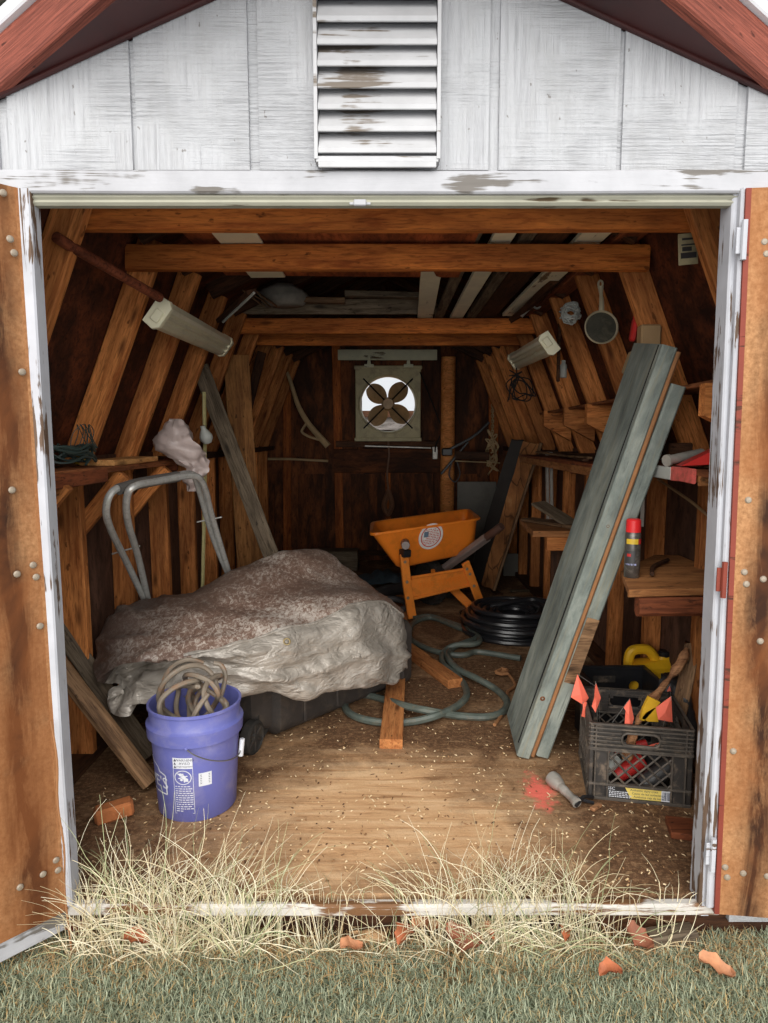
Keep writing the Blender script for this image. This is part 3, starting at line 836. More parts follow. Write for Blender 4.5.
# dark wheeled bin lying on its side under the tarp
M_bin = plain('black_bin_plastic', srgb(58, 53, 50), .55, 0, .3, 9, dirt=srgb(104, 92, 78), dirt_amt=.35)
M_tyre = plain('tyre_rubber', srgb(42, 39, 36), .8, 0, .3, 20, dirt=srgb(90, 78, 62))
na, nb = F(262, 752), F(398, 688)          # near floor edge of the bin
dd = (nb - na); dd.z = 0; Lb = dd.length; dd.normalize(); pp_ = V((-dd.y, dd.x, 0))
bin_ = thing('wheeled_bin', na, 'black plastic wheeled bin lying on its side under the tarpaulin', 'bin')
def bring(u, w0, w1, h0, h1, r=.05):
    pts = []
    for cx_, cz, a0 in ((w0 + r, h0 + r, 180), (w1 - r, h0 + r, 270), (w1 - r, h1 - r, 0), (w0 + r, h1 - r, 90)):
        for k in range(5):
            a = math.radians(a0 + 90 * k / 4); pts.append(na + dd * u + pp_ * (cx_ + r * math.cos(a)) + V((0, 0, cz + r * math.sin(a))))
    return [tuple(p) for p in pts]
s = MB()
s.loft([bring(-.02, .10, .42, .08, .28), bring(.0, .06, .46, .05, .29), bring(.10, .05, .47, .035, .295), bring(.12, .02, .50, .012, .30), bring(.5, .01, .53, .006, .31), bring(.88, 0, .55, .0, .315), bring(.90, -.015, .565, .0, .325), bring(.96, -.015, .565, .0, .325), bring(.965, .02, .53, .02, .30)], cap=True)
for u in (.25, .45, .65): s.box((.018, .012, .22), frame(na + dd * u + pp_ * .012 + V((0, 0, .15)), dd, (0, 0, 1)), 0, .004)
s.build('bin_body', M_bin, bin_)
wc = P(252, 737, na.y + .0); wa = (dd * .35 - pp_ * .94).normalized()
s = MB(); Mx = frame(wc, V((0, 0, 1)), wa)
R_ = .068
s.lathe([(.001, -.02), (R_ * .8, -.022), (R_ * .97, -.016), (R_, 0), (R_ * .97, .016), (R_ * .82, .022), (R_ * .78, .014), (.02, .010), (.014, .02), (.001, .02)], 28, 0, Mx)
wh = s.build('wheel', M_tyre, bin_)
s = MB()
for k in range(6):
    s.box((R_ * .72, .008, .006), Mx @ RZ(60 * k) @ T(R_ * .42, 0, .014), 0, .001)
s.build('spokes', M_bin, wh)
s = MB(); Mx2 = frame(wc + dd * .10 - wa * .06 + V((0, 0, .012)), V((0, 0, 1)), wa)
s.lathe([(.001, -.02), (R_ * .85, -.022), (R_, 0), (R_ * .85, .022), (.001, .02)], 24, 0, Mx2); s.build('wheel', M_tyre, bin_)
s = MB(); s.tube([wc + wa * .01, wc - wa * .30], .008, 8); s.build('axle', M_tyre, bin_)

# ---------------------------------------------------------------- lumber on the floor
def flatboard(pn, pf, w, t, label, mat, name='lumber'):
    a, b = F(*pn), F(*pf); z = V((0, 0, t / 2 + .001))
    return board(name, a + z, b + z, w, t, (0, 0, 1), mat, None, label, 'board')
flatboard((391, 749), (402, 600), .092, .040, 'long brown plank lying on the floor right of the tarpaulin', M_lumber)
flatboard((455, 688), (404, 650), .080, .045, 'short thick piece of lumber lying across the hose', M_lumber)

# ---------------------------------------------------------------- green garden hose
M_hose = plain('green_grey_hose', srgb(84, 92, 85), .5, 0, .25, 18, dirt=srgb(120, 106, 84), dirt_amt=.5)
def cp(x, y): return (x / 3.655 + 340, y / 3.655 + 480)
hp = [(660, 652), (590, 640), (500, 628), (450, 640), (380, 634), (310, 612), (256, 578), (262, 530), (300, 508), (345, 505), (420, 535), (490, 562), (512, 585), (490, 600), (425, 603), (385, 622), (372, 650), (385, 680), (425, 712), (455, 750), (462, 790), (425, 828), (350, 862), (270, 882), (180, 888), (90, 876), (35, 852), (18, 820), (40, 792), (90, 785), (160, 802), (250, 828), (340, 846), (440, 862), (540, 865), (596, 846), (610, 808), (570, 765), (500, 725), (430, 690), (395, 650), (400, 625), (440, 600), (500, 575), (470, 548), (400, 520), (330, 498), (270, 505)]
zz = []
pts = []
rnd = random.Random(5)
for i, (x, y) in enumerate(hp):
    px, py = cp(x, y); z = .018
    if i in (12, 13, 14, 20, 21, 22, 38, 39, 40): z = .04
    if i in (31, 32): z = .05
    pts.append(F(px, py, z))
s = MB(); s.tube(spline(pts, 6), .0165, 8)
gh = tag(s.build('garden_hose', M_hose, base=True), 'dull green garden hose snaking over the shed floor', 'hose')
q = F(*cp(608, 800), .018); s = MB()

# leather strap or twig on the floor
M_twig = plain('dry_twig', srgb(150, 104, 66), .8, 0, .2, 10)
s = MB(); tw = [F(*cp(x, y), .012) for x, y in ((565, 895), (590, 860), (612, 815), (612, 775), (640, 750), (620, 715), (600, 700), (580, 700))]
s.tube(spline(tw, 5), .008, 6)
s.tube([F(*cp(x, y), .02) for x, y in ((570, 700), (590, 690), (612, 695), (612, 708), (590, 710), (570, 704))], .009, 6)
tag(s.build('leather_strap', M_twig, base=True), 'curled brown leather strap on the floor beside the green planks', 'strap')

# ---------------------------------------------------------------- coil of black pipe
M_poly = plain('black_poly_pipe', srgb(34, 34, 37), .28, 0, .15, 10, spec=.6, dirt=srgb(70, 62, 54), dirt_amt=.25)
cc = F(512, 636); cc = V((cc.x + .03, cc.y + .12, 0)); s = MB(); path = []
rr_ = .017
lay = 0
turn = 0
for L in range(5):
    for k in range(6 if L < 4 else 4):
        R0 = (.12 + k * .036) if L % 2 == 0 else (.12 + (5 - k) * .036)
        if L == 4: R0 = .12 + k * .036
        for q in range(20):
            a = 2 * PI * q / 20
            R = R0 + .034 * (q / 20) * (1 if L % 2 == 0 else -1) + .006 * math.sin(a * 2 + k)
            path.append(cc + V((R * math.cos(a) * 1.05, R * math.sin(a), rr_ + L * .032 + .004 * math.sin(a + k) + (.01 * (k - 2) if L == 4 else 0))))
s.tube(path, rr_, 7)
lp = [cc + V(v) for v in ((-.05, .30, .04), (-.2, .34, .05), (-.30, .26, .05), (-.27, .12, .09), (-.05, .10, .15), (.15, .14, .17), (.28, .0, .17))]
s.tube(spline(lp, 6), .018, 8)
tag(s.build('pipe_coil', M_poly, base=True), 'coil of shiny black poly pipe on the floor by the wheelbarrow', 'pipe')
# ================================================================ green planks, crates and what is in them
def green_mat():
    k = NT('weathered_green_paint')
    v = k.coord((2.0, 34, 34)); a = k.noise(v, 1.6, 9, .7, .6)
    b = k.noise(k.coord((2, 5, 5)), 1.8, 6, .65, .4)
    c = k.ramp(b, [(.36, srgb(92, 99, 95)), (.52, srgb(126, 134, 128)), (.66, srgb(152, 158, 149))])
    c = k.mix(k.ramp(a, [(.52, 0.0), (.68, .65)]), c, srgb(150, 142, 118))
    c = k.mix(k.ramp(a, [(.30, .7), (.42, 0.0)]), c, srgb(46, 52, 50))
    k.bump(a, .5, .005)
    return k.set(c, .7, 0, Specular_IOR_Level=.3)
M_green = green_mat()
ga, gb = F(506, 727, 0), F(525, 760, 0)
Lp = 1.62; base_m = V((.52, (ga.y + gb.y) / 2, .012)); wy = .30
topm = P(673, 345, gb.y - .24); 
ax = (V((topm.x, topm.y, topm.z)) - V((gb.x, gb.y, .012))).normalized()
nrm = V((-ax.z, 0, ax.x)).normalized()        # faces up and left
ctr = V((gb.x, gb.y + wy / 2, .03))
Lp = (topm - V((gb.x, gb.y, .012))).length
def gplank(name, off, th, L0, L1, mat, label, w=wy, dy=0):
    p0 = ctr + ax * L0 - nrm * off + V((0, dy, 0)); p1 = ctr + ax * L1 - nrm * off + V((0, dy, 0))
    return board(name, p0, p1, w, th, nrm, mat, None, label, 'board', c=.006, warp=.002)
g1 = gplank('green_plank', .0, .052, 0, Lp, M_green, 'wide green painted plank leaning on the right wall, front of the stack')
def onplank(o, L, off, w_at, r, name, mat):
    pass
g2 = gplank('brown_plank', .036, .016, .01, Lp - .01, M_twig, 'thin brown board squeezed between the two leaning green planks', wy - .01, -.002)
g3 = gplank('green_plank', .072, .050, .02, Lp - .11, M_green, 'green painted plank behind the front one, with a bare wood patch', wy, .004)
# grooves on the front plank's face, screws and the bare patch
s = MB()
for dy in (-wy / 2 + .035,): s.box((Lp - .04, .006, .004), frame(ctr + ax * Lp / 2 + nrm * .0262 + V((0, dy, 0)), ax, nrm))
s.build('groove', M_black, g1)
for k, u in enumerate((.24, .94)):
    s = MB(); q = ctr + ax * u + V((0, -wy / 2 - .001, 0)) + nrm * (.008 - .012 * k); s.lathe([(.010, 0), (.010, .002), (.004, .003), (.003, .0005)], 12, 0, frame(q, ax, (0, -1, 0))); s.build('screw', plain('rusty_screw', srgb(120, 74, 44), .6, .5), g1)
s = MB(); s.box((.27, .004, .046), frame(ctr + ax * .46 - nrm * .072 + V((0, -wy / 2 + .003, 0)), ax, nrm), 0, .001); s.build('bare_patch', M_old, g3)

# ---------------------------------------------------------------- crates
M_crate = plain('black_crate_plastic', srgb(54, 50, 47), .5, 0, .25, 12, dirt=srgb(140, 122, 104), dirt_amt=.75)
M_cratehi = plain('lit_dusty_rib', srgb(80, 73, 66), .6, 0, .25, 14, dirt=srgb(140, 124, 106), dirt_amt=.6)  # lighter ribs: light caught on their edges put into the colour, with dust
M_tote = plain('black_tote_plastic', srgb(30, 30, 33), .4, 0, .2, 9, dirt=srgb(70, 64, 58), dirt_amt=.3)
def crate_side(s, W, H, M, lattice=True):
    """a milk crate wall in the XZ plane of M, its outer face at y=0, thickness inward (+y)"""
    t = .012
    def b(x0, x1, z0, z1, y0=0, y1=t): s.box((x1 - x0, y1 - y0, z1 - z0), M @ T((x0 + x1) / 2, (y0 + y1) / 2, (z0 + z1) / 2), 1 if y0 < 0 else 0, .0012)
    h = W / 2
    b(-h, h, 0, .010, -.004, .014); b(-h, h, .052, .060, -.004, .014)     # bottom label band
    b(-h + .01, h - .01, .008, .054, .006, .012)
    top0 = H * .665
    b(-h, h, top0 - .006, top0, -.004, .014)
    # ribbed band with the hand hole
    hx, z0, z1 = .062, top0 + .018, H - .028
    n = 6
    for i in range(n + 1):
        z = top0 + (H - top0 - .006) * i / n
        if z0 < z < z1: b(-h, -hx, z, z + .005, -.004, .012); b(hx, h, z, z + .005, -.004, .012)
        else: b(-h, h, z, z + .006, -.004, .012)
    b(-h + .004, -hx, top0, H, .006, .012); b(hx, h - .004, top0, H, .006, .012); b(-hx, hx, top0, z0, .006, .012); b(-hx, hx, z1, H, .006, .012)
    for sx in (-1, 1):
        for q in (.02, .062):
            b(sx * (h - q) - .003, sx * (h - q) + .003, 0, H if q < .05 else top0, -.003, .012)
    ring = []
    for k in range(24):
        a = 2 * PI * k / 24; cx_ = .040 if math.cos(a) > 0 else -.040
        hh = (z1 - z0) / 2
        ring.append(M @ V((cx_ + hh * .95 * math.cos(a), .0, (z0 + z1) / 2 + hh * math.sin(a))))
    s.tube(ring, .0045, 6, 1, closed=True)
    for sx in (-1, 1):
        for sz in (-1, 1): b(sx * .053 - .008, sx * .053 + .008, (z0 if sz < 0 else z1 - .010), (z0 + .010 if sz < 0 else z1), .004, .010)
    # side panels and diagonal lattice
    for sx in (-1, 1): b(sx * (h - .04) - .024, sx * (h - .04) + .024, .058, top0, .006, .012)
    x0, x1, za, zb2 = -h + .064, h - .064, .060, top0 - .006
    if lattice:
        st = .046
        for sg in (-1, 1):
            k = -12
            while k < 13:
                pts = []
                # line x = xc + sg*(z-za)
                xc = k * st
                lo, hi = 0.0, zb2 - za
                ends = []
                for u in (lo, hi):
                    ends.append((xc + sg * u, u))
                (xa, ua), (xb, ub) = ends
                # clip to x0..x1
                def clip(xa, ua, xb, ub):
                    if xa == xb: return None
                    res = []
                    ts = [0, 1]
                    t0, t1 = 0, 1
                    dx = xb - xa
                    for lim, sgn in ((x0, 1), (x1, -1)):
                        pa = (xa - lim) * sgn; pb = (xb - lim) * sgn
                        if pa < 0 and pb < 0: return None
                        if pa < 0: t0 = max(t0, pa / (pa - pb))
                        if pb < 0: t1 = min(t1, pa / (pa - pb))
                    if t1 - t0 < .02: return None
                    return (xa + dx * t0, ua + (ub - ua) * t0, xa + dx * t1, ua + (ub - ua) * t1)
                r = clip(xa, ua, xb, ub)
                if r:
                    s.tube([M @ V((r[0], .003, za + r[1])), M @ V((r[2], .003, za + r[3]))], .0036, 4, 1)
                k += 1
def make_crate(name, loc, rot, label, W=.345, H=.272, D=.34):
    t = thing(name, loc, label, 'crate'); Mo = T(*loc) @ RZ(rot)
    for nm, M in (('front_side', T(0, 0, 0)), ('back_side', T(0, D, 0) @ RZ(180)), ('left_side', T(-W / 2, D / 2, 0) @ RZ(-90)), ('right_side', T(W / 2, D / 2, 0) @ RZ(90))):
        s = MB(); crate_side(s, W if 'left' not in nm and 'right' not in nm else D, H, Mo @ M); s.build(nm, [M_crate, M_cratehi], t)
    s = MB(); s.box((W - .01, D - .01, .006), Mo @ T(0, D / 2, .006)); s.build('crate_floor', M_crate, t)
    for sx in (-1, 1):
        for sy in (0, 1):
            s = MB(); s.box((.016, .016, H), Mo @ T(sx * (W / 2 - .006), sy * D + (.006 if sy == 0 else -.006), H / 2), 0, .003); s.build('corner_post', M_crate, t)
    return t, Mo
ca, cb = F(588, 798, 0), F(690, 808, 0)
ang = math.degrees(math.atan2(cb.y - ca.y, cb.x - ca.x))
cw = (cb - ca).length; cm = (ca + cb) / 2
cr1, Mc = make_crate('milk_crate', cm, ang, 'black milk crate at the right of the doorway, holding bottles and a stick', W=cw)
M_yel = plain('label_yellow', srgb(232, 208, 110), .5, 0, .05, 20)
def onface(mb, name, mat, parent, y=-.006):
    mb.v = [tuple(Mc @ V((x, y, z))) for x, z, _ in mb.v]; return mb.build(name, mat, parent, smooth=0)
def rect(m, x0, x1, z0, z1, mi=0): m.add([(x0, z0, 0), (x1, z0, 0), (x1, z1, 0), (x0, z1, 0)], [(0, 1, 2, 3)], mi)
h = cw / 2
m = MB(); rect(m, -h + .055, h - .055, .010, .052); lb = onface(m, 'crate_label', plain('label_black', srgb(40, 38, 38), .5), cr1, .003)
m = MB(); m.add([(-.045, .051, 0), (h - .058, .051, 0), (h - .058, .012, 0), (-.025, .012, 0)], [(0, 1, 2, 3)]); onface(m, 'yellow_label', M_yel, cr1, .0022)
m = MB(); rect(m, h - .092, h - .059, .012, .051); onface(m, 'barcode_panel', M_lab, cr1, .0016)
m = MB()
for i, t_ in enumerate(('Authentic dairy crate', 'Caisse de lait authentique', 'Auténtica caja de leche')):
    q = text_mb(t_, .0105, T(-.028 + .006 * i, .043 - .0115 * i, 0), align='LEFT'); m.add(q.v, q.f)
for i in range(7): rect(m, h - .088 + i * .0036, h - .0866 + i * .0036 + .0006 * (i % 3), .016, .045)
onface(m, 'label_text', M_ink, cr1, .0010)
m = MB(); q = text_mb('GSC', .016, T(-.092, .043, 0)); m.add(q.v, q.f)
rnd = random.Random(9)
for i in range(4):
    x = -h + .068
    while x < -.04 + i * .004:
        w_ = rnd.uniform(.004, .011); rect(m, x, x + w_, .031 - i * .006, .034 - i * .006); x += w_ + .002
onface(m, 'white_print', M_lab, cr1, .0010)

# black tote directly behind the crate, open towards the top
zt_ = P(645, 668, 2.74).z; xl, xr, ya, ybk = .80, 1.085, 2.545, 2.745
tt = thing('tote_box', V(((xl + xr) / 2, 2.64, 0)), 'black plastic tote behind the milk crate, round hole in its far wall', 'box')
def slabx(s, x0, x1, y0, y1, z0, z1, c=.003): s.box((x1 - x0, y1 - y0, z1 - z0), T((x0 + x1) / 2, (y0 + y1) / 2, (z0 + z1) / 2), 0, c)
s = MB(); hx, hz, hr = P(634, 686, ybk).x, P(634, 686, ybk).z, .022
# far wall with a round hole
N = 32
def sqp(k):
    a = 2 * PI * k / N; c, s_ = math.cos(a), math.sin(a); m = max(abs(c), abs(s_)); return (hx + .032 * c / m, hz + .032 * s_ / m)
s.loft([[(sqp(k)[0], y, sqp(k)[1]) for k in range(N)] if q else [(hx + hr * math.cos(2 * PI * k / N), y, hz + hr * math.sin(2 * PI * k / N)) for k in range(N)] for q, y in ((1, ybk + .008), (1, ybk), (0, ybk), (0, ybk + .008))], wrap=True)
slabx(s, xl, hx - .032, ybk, ybk + .008, 0, zt_, 0); slabx(s, hx + .032, xr, ybk, ybk + .008, 0, zt_, 0)
slabx(s, hx - .032, hx + .032, ybk, ybk + .008, 0, hz - .032, 0); slabx(s, hx - .032, hx + .032, ybk, ybk + .008, hz + .032, zt_, 0)
s.build('far_wall', M_tote, tt, smooth=30)
for nm, a in (('left_wall', (xl, xl + .008, ya, ybk)), ('right_wall', (xr - .008, xr, ya, ybk)), ('near_wall', (xl, xr, ya - .008, ya))):
    s = MB(); slabx(s, *a, 0, zt_ - (.02 if nm == 'near_wall' else 0)); s.build(nm, M_tote, tt)
s = MB(); slabx(s, xl, xr, ya, ybk, 0, .008); s.build('tote_floor', M_tote, tt)
s = MB()
for a in ((xl - .008, xr + .008, ybk - .006, ybk + .014), (xl - .008, xl + .010, ya, ybk), (xr - .010, xr + .008, ya, ybk)): slabx(s, *a, zt_ - .006, zt_ + .008, .004)
s.build('rim', M_tote, tt)
q = P(604, 679, ybk); s = MB(); s.box((.095, .006, .030), T(q.x, ybk - .002, q.z), 0, .010); s.build('hand_grip', M_crate, tt)

# yellow jug standing behind the tote
M_jug = plain('yellow_jug_plastic', srgb(236, 182, 34), .4, 0, .1, 8, dirt=srgb(170, 124, 44), dirt_amt=.35)
yj = 2.83
jc = P(650, 676, yj)
jg = thing('jug', V((jc.x, yj, 0)), 'yellow plastic oil jug with black cap behind the black tote', 'jug')
def J(px, py, dy=0): return P(px, py - 5, yj + dy)
s = MB(); zl = J(650, 664).z
def jr(x0, x1, d, z, n=20): 
    cx_, hw = (x0 + x1) / 2, (x1 - x0) / 2
    return [(cx_ + hw * math.copysign(abs(math.cos(a)) ** .55, math.cos(a)), yj + d * math.copysign(abs(math.sin(a)) ** .55, math.sin(a)), z) for a in (2 * PI * k / n for k in range(n))]
xa, xb = J(627, 670).x, J(671, 676).x
s.loft([jr(xa + .01, xb - .01, .05, .0), jr(xa, xb, .06, .012), jr(xa, xb, .06, J(650, 676).z), jr(xa + .006, xb, .06, J(650, 669).z), jr(J(636, 670).x, xb - .002, .05, J(650, 666.5).z), jr(J(652, 668).x, xb - .008, .035, J(650, 664.5).z), jr(J(657, 664).x, J(671, 664).x, .026, J(650, 663).z), jr(J(657.5, 662).x, J(670.5, 662).x, .024, J(650, 660.5).z)], cap=True)
s.tube(spline([J(629, 676), J(628.5, 666), J(631, 657), J(638, 654.2), J(648, 655), (J(654, 662)), J(657, 670)], 6), .022, 10)
s.build('jug_body', M_jug, jg)
q = J(664, 660.5); s = MB(); s.lathe([(.001, 0), (.024, 0), (.025, .003), (.025, .022), (.022, .025), (.001, .025)], 20, 0, T(q.x, yj, q.z - .004)); s.build('cap', M_tote, jg)

# broken plank and black bag at the right
board('plank', P(676, 725, 2.40), P(693, 643, 2.46), .055, .022, (-.45, -.9, .2), M_old, None, 'broken plank standing behind the crates beside the right jamb', 'board', jag=.02)
M_bag = plain('black_bag', srgb(46, 45, 46), .45, 0, .3, 14, bump=.5, dirt=srgb(88, 82, 76), dirt_amt=.4)
s = MB(); rows = []
bgp = [(688, 770), (706, 768)]
bl = F(703, 775)
for i in range(25):
    v = i / 24; row = []
    for k in range(36):
        a = 2 * PI * k / 36
        w_ = .075 * (1 - .5 * v ** 2.2) * (1 if v > .06 else .75)
        p = V((bl.x - .015 + w_ * .9 * math.cos(a) - .035 * v, bl.y + .17 + w_ * 1.7 * math.sin(a), .005 + .30 * v))
        nn = noise.fractal(p * 9, .8, 2, 3) * .02 + max(0, 1 - abs(noise.noise(V((a * 2.2, p.z * 3, 2)))) * 2.5) ** 2 * .018
        row.append(tuple(p + V((math.cos(a), math.sin(a), 0)) * nn))
    rows.append(row)
s.loft(rows, cap=True)
tag(s.build('plastic_bag', M_bag, base=True, smooth=80), 'crumpled black plastic sack between the crates and right jamb', 'bag')

# ---------------------------------------------------------------- contents of the front crate
def inb(px, py, u): # point in the crate: depth u behind the front face
    y = (Mc @ V((0, u, 0))).y; return P(px, py, y)
M_bark = wood('stick_bark', srgb(186, 136, 96), srgb(130, 84, 56), stain=.4, grain=10)
s = MB(); st_ = [inb(626, 760, .05), inb(633, 735, .08), inb(640, 718, .12), inb(655, 697, .18), inb(668, 680, .22), inb(680, 664, .25), inb(687, 648, .27)]
rnd = random.Random(2)
s.tube(spline(st_, 5), lambda t: .014 + .005 * math.sin(t * 17) + .003 * math.sin(t * 43), 9)
tag(s.build('stick', M_bark, base=True), 'crooked brown stick poking up out of the front crate', 'stick')
M_flag = plain('coral_flag', srgb(246, 116, 92), .6, 0, .08, 12)
M_yelt = plain('yellow_tape', srgb(226, 176, 44), .5, 0, .12, 12)
def cq(x, y): return (x / 5.12 + 560, y / 5.12 + 640)
flags = [
 ([(90, 175), (150, 300), (118, 330), (55, 292)], (200, 250), .20, 'coral marker flag hanging furthest left over the crates, upper'),
 ([(182, 212), (212, 300), (180, 370), (162, 338), (178, 300)], (190, 380), .12, 'narrow folded coral marker flag second from the left of the crate'),
 ([(358, 300), (382, 405), (358, 460), (330, 430), (340, 360), (325, 345)], (270, 420), .03, 'narrow folded coral marker flag over the crate hand hole'),
 ([(570, 288), (580, 425), (500, 405), (490, 345)], (520, 470), .05, 'square coral marker flag beside the yellow tape'),
 ([(562, 235), (574, 268), (545, 262)], (566, 300), .24, 'small coral flag tip behind the crooked stick'),
 ([(118, 318), (140, 322), (128, 365), (128, 395), (112, 395), (116, 350)], (130, 420), .17, 'coral flag scrap dangling at the left edge of the crates'),
]
for poly, wire, u, lab in flags:
    pts = [inb(*cq(x, y), u) for x, y in poly]; c = sum(pts, V()) / len(pts)
    f = thing('marker_flag', pts[-1], lab, 'flag', 'coral marker flags')
    s = MB(); vs = [tuple(p + V((0, .006 * math.sin(i * 2), 0))) for i, p in enumerate(pts)] + [tuple(c + V((0, -.008, 0)))]
    n = len(pts); vs += [(x, y + .0015, z) for x, y, z in vs]
    k = n + 1
    s.add(vs, [(i, (i + 1) % n, n) for i in range(n)] + [(k + (i + 1) % n, k + i, k + n) for i in range(n)] + [(i, (i + 1) % n, k + (i + 1) % n, k + i) for i in range(n)])
    s.build('flag_sheet', M_flag, f, smooth=0)
    s = MB(); s.tube([pts[0], inb(*cq(*wire), u), inb(*cq(wire[0] + 8, 640), min(.3, u + .03))], .0014, 5); s.build('wire_stem', M_wire, f)
s = MB()
for poly in ([(455, 290), (515, 320), (430, 415), (410, 410), (425, 350)], [(440, 372), (490, 345), (505, 420), (450, 418), (420, 400)]):
    pts = [inb(*cq(x, y), .10) for x, y in poly]; n = len(pts); vs = [tuple(p) for p in pts] + [(p.x, p.y + .012, p.z) for p in pts]
    s.add(vs, [tuple(range(n)), tuple(range(2 * n - 1, n - 1, -1))] + [(i, (i + 1) % n, n + (i + 1) % n, n + i) for i in range(n)])
tag(s.build('caution_tape', M_yelt, base=True, smooth=0), 'yellow plastic tape wrapped round the stick over the crate', 'tape')
# bottles, cans and tools inside
def item(name, mb, mat, lab, cat, grp=None): return tag(mb.build(name, mat, base=True), lab, cat, grp)
M_red = plain('red_plastic', srgb(186, 44, 40), .45, 0, .1, 8)
M_pale = plain('pale_plastic', srgb(176, 178, 172), .45, 0, .15, 10)
M_dgrey = plain('dark_plastic', srgb(60, 58, 58), .45, 0, .2, 10)
M_steel = plain('dull_steel', srgb(168, 163, 155), .38, .25, .2, 12, dirt=srgb(110, 92, 74), dirt_amt=.4)
def cyl(s, a, b, r, mi=0, seg=16):
    a, b = V(a), V(b); d = (b - a).length; M = frame(a, (b - a).orthogonal(), (b - a))
    s.lathe([(.001, 0), (r * .94, 0), (r, .004), (r, d - .004), (r * .94, d), (.001, d)], seg, mi, M); return s
L = lambda x, y, z: Mc @ V((x, y, z))
item('spray_can', cyl(MB(), L(-.135, .06, .045), L(-.06, .10, .11), .026), M_pale, 'pale can lying in the lower left of the front crate', 'can')
item('red_bottle', cyl(MB(), L(-.06, .09, .045), L(.03, .12, .10), .028), M_red, 'red bottle lying in the middle of the front crate', 'bottle')
item('dark_can', cyl(MB(), L(.02, .05, .040), L(.13, .08, .12), .030), M_dgrey, 'dark can lying in the right of the front crate', 'can')
item('hand_tool', cyl(MB(), L(-.10, .15, .10), L(.05, .16, .14), .016), M_red, 'red tool handle lying across the crate contents', 'tool')
item('grey_block', MB().box((.09, .08, .10), Mc @ T(.10, .21, .06) @ RZ(20) @ RX(12), 0, .008), M_dgrey, 'dark square battery case at the back of the front crate', 'box')
item('white_cup', cyl(MB(), L(-.11, .19, .03), L(-.12, .20, .12), .035), M_pale, 'pale plastic cup standing in the back left of the front crate', 'cup')
s = MB(); s.tube([L(*v) for v in spline([(-.14, .04, .11), (-.09, .05, .155), (-.02, .04, .165), (.06, .05, .19), (.11, .06, .20)], 6)], .0045, 6)
item('orange_cord', s, M_flag, 'thin orange cord looped inside the front crate', 'cord')
cyl(MB(), L(0, .1, .1), L(.1, .1, .1), .01)
# flashlight
fa, fb2 = F(556, 782, .026), F(577, 803, .018)
fl = thing('flashlight', V((fa.x, fa.y, 0)), 'silver metal flashlight lying on the floor left of the crate', 'flashlight')
dx = (fb2 - fa); ln = dx.length; Mf = frame(fa, dx.orthogonal(), dx)
s = MB(); s.lathe([(.001, .03), (.016, .03), (.016, .06), (.014, .065), (.014, ln - .02), (.017, ln - .015), (.017, ln), (.001, ln)], 20, 0, Mf); s.build('barrel', M_steel, fl)
s = MB(); s.lathe([(.001, -.022), (.022, -.022), (.026, -.026), (.027, -.01), (.024, .012), (.017, .032), (.001, .032)], 20, 0, Mf); s.build('lamp_head', M_steel, fl)
s = MB(); s.lathe([(.001, -.0235), (.021, -.0235), (.021, -.021)], 20, 0, Mf); s.build('lens', M_dgrey, fl)
# spring clamp
pa = F(574, 801, .012); s = MB()
q0, q1, q2 = F(571, 803, .012), F(583, 800, .014), F(593, 797, .010)
s.tube([F(574, 796, .02), q1, F(594, 803, .01)], .006, 6); s.tube([F(576, 806, .014), q1 + V((0, 0, .012)), q2], .006, 6)
item('spring_clamp', s, M_tote, 'black spring clamp on the floor at the crate corner', 'clamp')
# brick and scrap beside the right jamb
q = F(682, 832); s = MB(); s.box((.085, .10, .022), T(q.x, q.y, .012) @ RZ(-12), 0, .003); item('wood_block', s, M_redwood, 'flat reddish wood offcut on the floor before the crate', 'board')
q = F(594, 806); s = MB(); s.box((.05, .02, .012), T(q.x, q.y - .02, .008) @ RZ(40), 0, .003); item('wood_chip', s, M_bark, 'small split wood chip under the crate corner', 'wood chip')
# ================================================================ wheelbarrow
M_or = plain('orange_plastic', srgb(248, 136, 42), .42, 0, .08, 5, dirt=srgb(170, 92, 34), dirt_amt=.35)
M_orm = plain('orange_steel', srgb(246, 142, 54), .45, 0, .1, 8, dirt=srgb(150, 90, 44), dirt_amt=.4)
M_hgrey = plain('grey_handle', srgb(136, 122, 116), .5, .1, .15, 10)
M_hbrown = plain('brown_grip', srgb(84, 58, 48), .55, 0, .2, 10)
w1, w2 = F(412, 619), F(480, 609)
wbx = (w2 - w1); wbx.z = 0; Lw = wbx.length; wbx.normalize(); wby = V((-wbx.y, wbx.x, 0))
wb_ = thing('wheelbarrow', (w1 + w2) / 2, 'orange wheelbarrow standing in the middle of the shed floor', 'wheelbarrow')
def pw(px, py, back=0.0):
    """ray of a pixel met with the plane of the wheelbarrow's legs, BACK metres behind it"""
    a = V((0, 0, ZC)); d = P(px, py, 1.0) - a; o = w1 + wby * back
    return a + d * ((o - a).dot(wby) / d.dot(wby))
